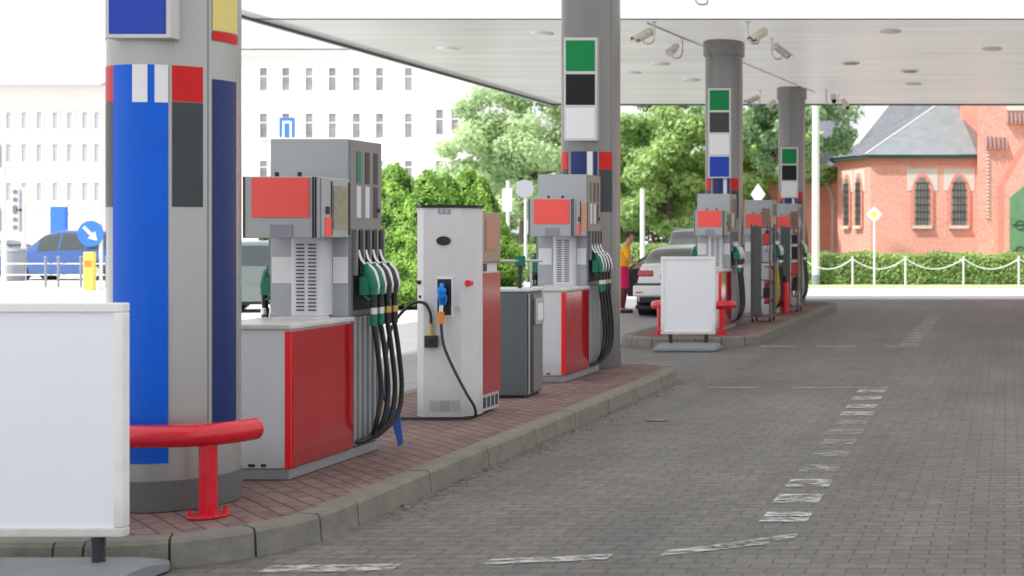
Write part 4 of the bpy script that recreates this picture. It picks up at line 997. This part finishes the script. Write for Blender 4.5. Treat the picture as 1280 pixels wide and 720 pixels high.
MB().box(a.x, b.x, Y, Y+14, 0, b.z).build('wall', 'pale_wall', t, world=True)
MB().box(a.x-.3, b.x+.3, Y-.5, Y-.003, b.z-.5, b.z-.1).build('cornice', 'pale_wall', t, world=True)
MB().prism([(Y-.6, b.z), (Y+5, b.z+2.6), (Y+14.6, b.z)], a.x-.3, b.x+.3, 'x').build('roof', 'pale_roof', t, world=True)
windows(t, Y, (330, 358, 387, 416, 446, 475, 511), ((85, 113), (142, 172), (201, 222)), 9, m='farpane', frame='pale_wall')
windows(t, Y, (550, 569), ((137, 168), (201, 222)), 9, m='farpane', frame='pale_wall')
Y = 100; a = W(-200, 330, Y); b = W(130, 107, Y)
t = thing('apartment_building', 'pale cream terraced building with grey roof at far left', 'building', ((a.x+b.x)/2, Y, 0))
MB().box(a.x, b.x, Y, Y+12, 0, b.z).build('wall', 'cream_wall', t, world=True)
MB().prism([(Y-.5, b.z), (Y+4, b.z+2.0), (Y+8, b.z+2.0), (Y+12.5, b.z)], a.x, b.x, 'x').build('roof', 'pale_roof', t, world=True)
for zpx in (133, 205, 262): q_ = W(0, zpx, Y); MB().box(a.x, b.x, Y-.15, Y-.003, q_.z-.12, q_.z+.12).build('string_course', 'trimstone', t, world=True)
windows(t, Y, (-28, -8, 12, 31, 50, 70, 88, 107, 122), ((140, 160), (180, 202), (228, 250)), 7, cross=False, m='pale_roof')
for px in (): q_ = W(px, 90, Y-1); c = MB().box(q_.x-.5, q_.x+.5, Y+2, Y+3.2, b.z+1.2, b.z+3).build('chimney', 'cream_wall', t, world=True)
# small green-white street awnings low on the left
# ------------------------------------------------------------------ church
YC = 52
ch = thing('brick_church', 'red brick gothic church with slate roof and green arched gate at right', 'church', (-2, YC+3, 0))
def cx(px): return (px-CX)*YC/F
def cz(py): return EH+(CY-py)*YC/F
xl, xr = cx(1088), cx(1222)
ze = cz(196)
# polygonal chapel: front facet, angled left facet
fo = [(xl, YC), (xr, YC), (xr, YC+7), (cx(1043)-.2, YC+7), (cx(1043)-.2, YC+2.6)]
MB().prism(fo, 0, ze).build('wall', 'brick', ch, world=True)
# plinth course and eave cornice
def offs(o): return [(xl-o*.4, YC-o), (xr, YC-o), (xr, YC+7), (cx(1043)-.2-o, YC+7), (cx(1043)-.2-o, YC+2.6-o*.5)]
MB().prism(offs(.05), cz(268)-1.25-.35, cz(268)-1.25-.25).build('string_course', 'brickd', ch, world=True)
MB().prism(offs(.10), ze-.28, ze-.06).build('cornice', 'brickd', ch, world=True)
MB().prism(offs(.30), ze-.055, ze+.07).build('gutter', 'gutter', ch, world=True)
e = offs(.36); zt = EH+(CY-127)*(YC+4)/F; ridge = [((1177-CX)*(YC+4)/F, YC+4.0, zt), ((1194-CX)*(YC+4)/F, YC+4.0, zt), ((1117-CX)*(YC+8)/F, YC+8.0, EH+(CY-125)*(YC+8)/F)]
ez = ze+.072
rf1 = MB().add([(e[0][0], e[0][1], ez), (e[1][0], e[1][1], ez), ridge[1], ridge[0]], [(0, 1, 2, 3)]).build('roof', 'slate_lit', ch, world=True)
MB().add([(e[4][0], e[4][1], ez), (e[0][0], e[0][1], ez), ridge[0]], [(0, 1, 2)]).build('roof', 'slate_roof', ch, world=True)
MB().add([(e[1][0], e[1][1], ez), (e[2][0], e[2][1], ez), (e[2][0], YC+8, ridge[2][2]), ridge[1]], [(0, 1, 2, 3)]).build('roof', 'slate_lit', ch, world=True)
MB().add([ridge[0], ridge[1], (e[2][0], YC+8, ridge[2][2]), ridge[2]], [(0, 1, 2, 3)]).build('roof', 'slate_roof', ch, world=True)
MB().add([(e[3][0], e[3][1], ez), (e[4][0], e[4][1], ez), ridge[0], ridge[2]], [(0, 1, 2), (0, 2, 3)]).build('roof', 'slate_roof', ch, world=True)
MB().tube([(e[0][0], e[0][1], ez+.02), ridge[0]], .035, 6).build('roof_hip', 'white_panel', ch, world=True)
def arch(cxm, z0, zs, w, rise, n=10):
    pts = [(cxm-w, z0), (cxm+w, z0), (cxm+w, zs)]
    for k in range(1, n): 
        u_ = k/n; pts.append((cxm+w*(1-u_)**.8*1.0 if u_ < 1 else cxm, zs+rise*math.sin(u_*math.pi/2)))
    pts.append((cxm, zs+rise))
    for k in range(n-1, 0, -1):
        u_ = k/n; pts.append((cxm-w*(1-u_)**.8, zs+rise*math.sin(u_*math.pi/2)))
    pts.append((cxm-w, zs)); return pts
def place(pts, p0, d, nrm, o0, o1):
    """extrude an (s,z) outline on a vertical facet through p0 with direction d and outward normal nrm"""
    n_ = len(pts); v = []
    for o_ in (o0, o1):
        for s_, z_ in pts: q_ = p0+d*s_+nrm*o_; v.append((q_.x, q_.y, z_))
    return MB().add(v, [tuple(range(n_)), tuple(range(2*n_-1, n_-1, -1))]+[(i, (i+1) % n_, n_+(i+1) % n_, n_+i) for i in range(n_)])
def gothic(p0, d, nrm, s, z0, zs, w, rise, lun=True):
    if lun: place([(s-w*2.0, zs-.02), (s+w*2.0, zs-.02), (s+w*2.0, zs+rise+.32), (s-w*2.0, zs+rise+.32)], p0, d, nrm, .002, .02).build('plaster_field', 'plaster', ch, world=True)
    su = place(arch(s, z0-.1, zs, w*1.45, rise*1.28), p0, d, nrm, .0205, .07).build('window_surround', 'brickd', ch, world=True)
    place(arch(s, z0+.02, zs, w, rise), p0, d, nrm, .071, .075).build('pane', 'lead', su, world=True)
    br_ = MB()
    for k in range(1, 5):
        ss = s-w+2*w*k/5; q_ = place([(ss-.018, z0+.02), (ss+.018, z0+.02), (ss+.018, zs+rise*.6), (ss-.018, zs+rise*.6)], p0, d, nrm, .0755, .09); br_.add(q_.v, q_.f)
    for k in range(6):
        zz = z0+.25+k*.28
        q_ = place([(s-w, zz), (s+w, zz), (s+w, zz+.03), (s-w, zz+.03)], p0, d, nrm, .0905, .10); br_.add(q_.v, q_.f)
    br_.build('window_grille', 'iron', su, world=True)
    place([(s-w*1.3, z0-.12), (s+w*1.3, z0-.12), (s+w*1.3, z0+.0), (s-w*1.3, z0+.0)], p0, d, nrm, .0705, .16).build('sill', 'plaster', su, world=True)
X_ = Vector((1, 0, 0)); NY = Vector((0, -1, 0)); O = Vector((0, YC, 0))
for px in (1153, 1199): gothic(O, X_, NY, cx(px), cz(282), cz(238), .30, .52)
p0 = Vector((cx(1043)-.2, YC+2.6, 0)); p1 = Vector((xl, YC, 0)); d = (p1-p0); Lf = d.length; d.normalize(); nn_ = Vector((d.y, -d.x, 0))
for s_ in (.32, .68): gothic(p0, d, nn_, Lf*s_, cz(282), cz(238), .26, .55)
for px in (1153, 1199): place([(cx(px)-.28, .3), (cx(px)+.28, .3), (cx(px)+.28, .75), (cx(px)-.28, .75)], O, X_, NY, .002, .05).build('cellar_niche', 'brickd', ch, world=True)
# main body and gate gable at right
zm = cz(40)
MB().box(cx(1222)+.002, 16, YC-.6, YC+12, 0, zm).build('wall', 'brick', ch, world=True)
MB().box(cx(1197), cx(1222)+.001, YC+2.5, YC+12, 0, zm-.01).build('wall', 'brick', ch, world=True)
MB().prism([(YC-1, zm), (YC+6, zm+5), (YC+13, zm)], cx(1190), 16.3, 'x').build('roof', 'slate_roof', ch, world=True)
G = Vector((0, YC-.6, 0))
ga = cx(1258)+(60)*YC/F   # centre of the big arch, beyond the right edge of view
gw = 2.0
gx = cx(1262)+gw
place(arch(gx, 0, cz(235), gw+.45, 2.5), G, X_, NY, .002, .12).build('gate_arch', 'brickd', ch, world=True)
place(arch(gx, 0, cz(235), gw+.2, 2.2), G, X_, NY, .122, .16).build('gate_field', 'brick', ch, world=True)
gt = place(arch(gx, 0, cz(248), gw, .9), G, X_, NY, .162, .20).build('gate', 'door_green', ch, world=True)
hg = MB()
for zz in (1.0, 2.0):
    q_ = place([(gx-gw+.1, zz), (gx-.1, zz), (gx-.1, zz+.06), (gx-gw+.1, zz+.06)], G, X_, NY, .2005, .22); hg.add(q_.v, q_.f)
    for k in range(3):
        pts_ = [Vector((gx-gw+.4+k*.5+.18*math.cos(R(a_)), YC-.82, zz+.03+.18*math.sin(R(a_)))) for a_ in range(0, 331, 30)]; hg.tube(pts_, .018, 5)
hg.build('hinge', 'iron', gt, world=True)
# tiled copings and toothed brick string
for (x0, x1, py, Yd) in ((cx(1232), cx(1259), 181, .2), (cx(1258), 15.8, 150, .25)):
    z_ = cz(py); cp = MB().prism([(YC-.6-Yd, z_-.2), (YC-.603, z_-.2), (YC-.603, z_+.22)], x0, x1, 'x').build('coping', 'brickd', ch, world=True)
    tl = MB(); n_ = int((x1-x0)/.16)
    for k in range(n_): tl.tube([(x0+.08+k*.16, YC-.66-Yd, z_-.16), (x0+.08+k*.16, YC-.62, z_+.25)], .04, 6)
    tl.build('tile', 'slate_roof', cp, world=True)
dn = MB()
for k in range(22): dn.box(cx(1233), cx(1237), YC-.66, YC-.602, cz(273)+k*.14, cz(273)+k*.14+.07)
dn.build('toothed_brick', 'plaster', ch, world=True)
MB().box(cx(1258), 15.8, YC-.64, YC-.602, cz(140), cz(128)).build('plaster_band', 'plaster', ch, world=True)
# wing running left behind the trees
wg = thing('church_wing', 'long red brick church wing with arched openings behind the tree', 'church', (-10.5, YC+5.5, 0))
MB().box(cx(925)-.2, cx(1043)-.25, YC+4, YC+10, 0, cz(205)).build('wall', 'brick', wg, world=True)
MB().prism([(YC+3.7, cz(205)), (YC+7, cz(205)+2.3), (YC+10.3, cz(205))], cx(925)-.4, cx(1043)-.25, 'x').build('roof', 'slate_roof', wg, world=True)
ch_save = ch; G2 = Vector((0, YC+4, 0))
for px in (938, 956, 985, 1030):
    X0 = (px-CX)*(YC+4)/F
    su = place(arch(X0, .9, 3.1, .42, .8), G2, X_, NY, .002, .06).build('window_surround', 'plaster', wg, world=True)
    place(arch(X0, 1.0, 3.1, .30, .65), G2, X_, NY, .062, .066).build('pane', 'brickd', su, world=True)
for px in (930, 970, 1010): X0 = (px-CX)*(YC+4)/F; MB().box(X0-.25, X0+.25, YC+3.5, YC+3.998, 0, cz(215)).build('buttress', 'brick', wg, .02, world=True)

# ------------------------------------------------------------------ small litter on the paving
for (px, py) in ((822, 526), (1005, 604)):
    Y = EH*F/(py-CY); X = (px-CX)*Y/F
    mb = MB(); pts_ = [(X+.09*math.cos(R(a_))*(.7+.5*random.random()), Y+.06*math.sin(R(a_))*(.7+.5*random.random())) for a_ in range(0, 360, 40)]
    tag(mb.prism(pts_, .004, .012).build('dry_leaf' if py < 600 else 'paper_scrap', 'kerb'), 'small dry brown leaf on the grey paving near the kerb' if py < 600 else 'pale scrap lying beside the dashed white line', 'litter')
n = 700
yy = rng.uniform(8, 16, n); P = np.stack([KX+.02+np.abs(rng.normal(size=n))*.10, yy, np.full(n, .010)], 1)
o = quads('gutter_debris', P, np.tile([0, 0, 1.], (n, 1))+rng.normal(size=(n, 3))*.3, .008, 'debris', None, rng.random(n)); o['kind'] = 'stuff'; o['label'] = 'fine dry plant debris gathered along the kerb'; o['category'] = 'debris'

# ------------------------------------------------------------------ world, sun, camera
w = bpy.data.worlds.new('World'); SC.world = w; w.use_nodes = True
nt_ = w.node_tree; bg = nt_.nodes['Background']; sky = nt_.nodes.new('ShaderNodeTexSky'); sky.sky_type = 'NISHITA'; sky.sun_disc = False
EL = 52; AZ = 235      # sun high behind the left shoulder
sky.sun_elevation = R(EL); sky.sun_rotation = R(AZ); sky.air_density = 1; sky.dust_density = 6; sky.ozone_density = 1
mx = nt_.nodes.new('ShaderNodeMix'); mx.data_type = 'RGBA'; mx.inputs[0].default_value = .75; mx.inputs[7].default_value = (8.6, 8.7, 8.9, 1)
nt_.links.new(sky.outputs[0], mx.inputs[6]); nt_.links.new(mx.outputs[2], bg.inputs['Color']); bg.inputs['Strength'].default_value = .15
sd = bpy.data.lights.new('sun', 'SUN'); sd.energy = 4.6; sd.angle = R(3); sd.color = (1, .985, .96)
so = bpy.data.objects.new('sun', sd); C.objects.link(so)
az = R(AZ); dirv = Vector((math.sin(az)*math.cos(R(EL)), math.cos(az)*math.cos(R(EL)), math.sin(R(EL))))
so.rotation_euler = dirv.to_track_quat('Z', 'Y').to_euler(); so.location = (-20, -20, 30)
cd = bpy.data.cameras.new('camera'); co = bpy.data.objects.new('camera', cd); C.objects.link(co)
co.location = (0, 0, EH); co.rotation_euler = (R(90), 0, 0)
cd.sensor_width = 36; cd.lens = F/1280*36; cd.shift_x = -(CX-640)/1280; cd.shift_y = -(360-CY)/1280; cd.clip_end = 2000; cd.clip_start = .1
cd.dof.use_dof = True; cd.dof.focus_distance = 10.0; cd.dof.aperture_fstop = 2.8
SC.camera = co
SC.view_settings.view_transform = 'Standard'; SC.view_settings.look = 'None'; SC.view_settings.exposure = 0
SC.render.engine = 'CYCLES'
SC.cycles.max_bounces = 6; SC.cycles.diffuse_bounces = 4; SC.cycles.transparent_max_bounces = 8
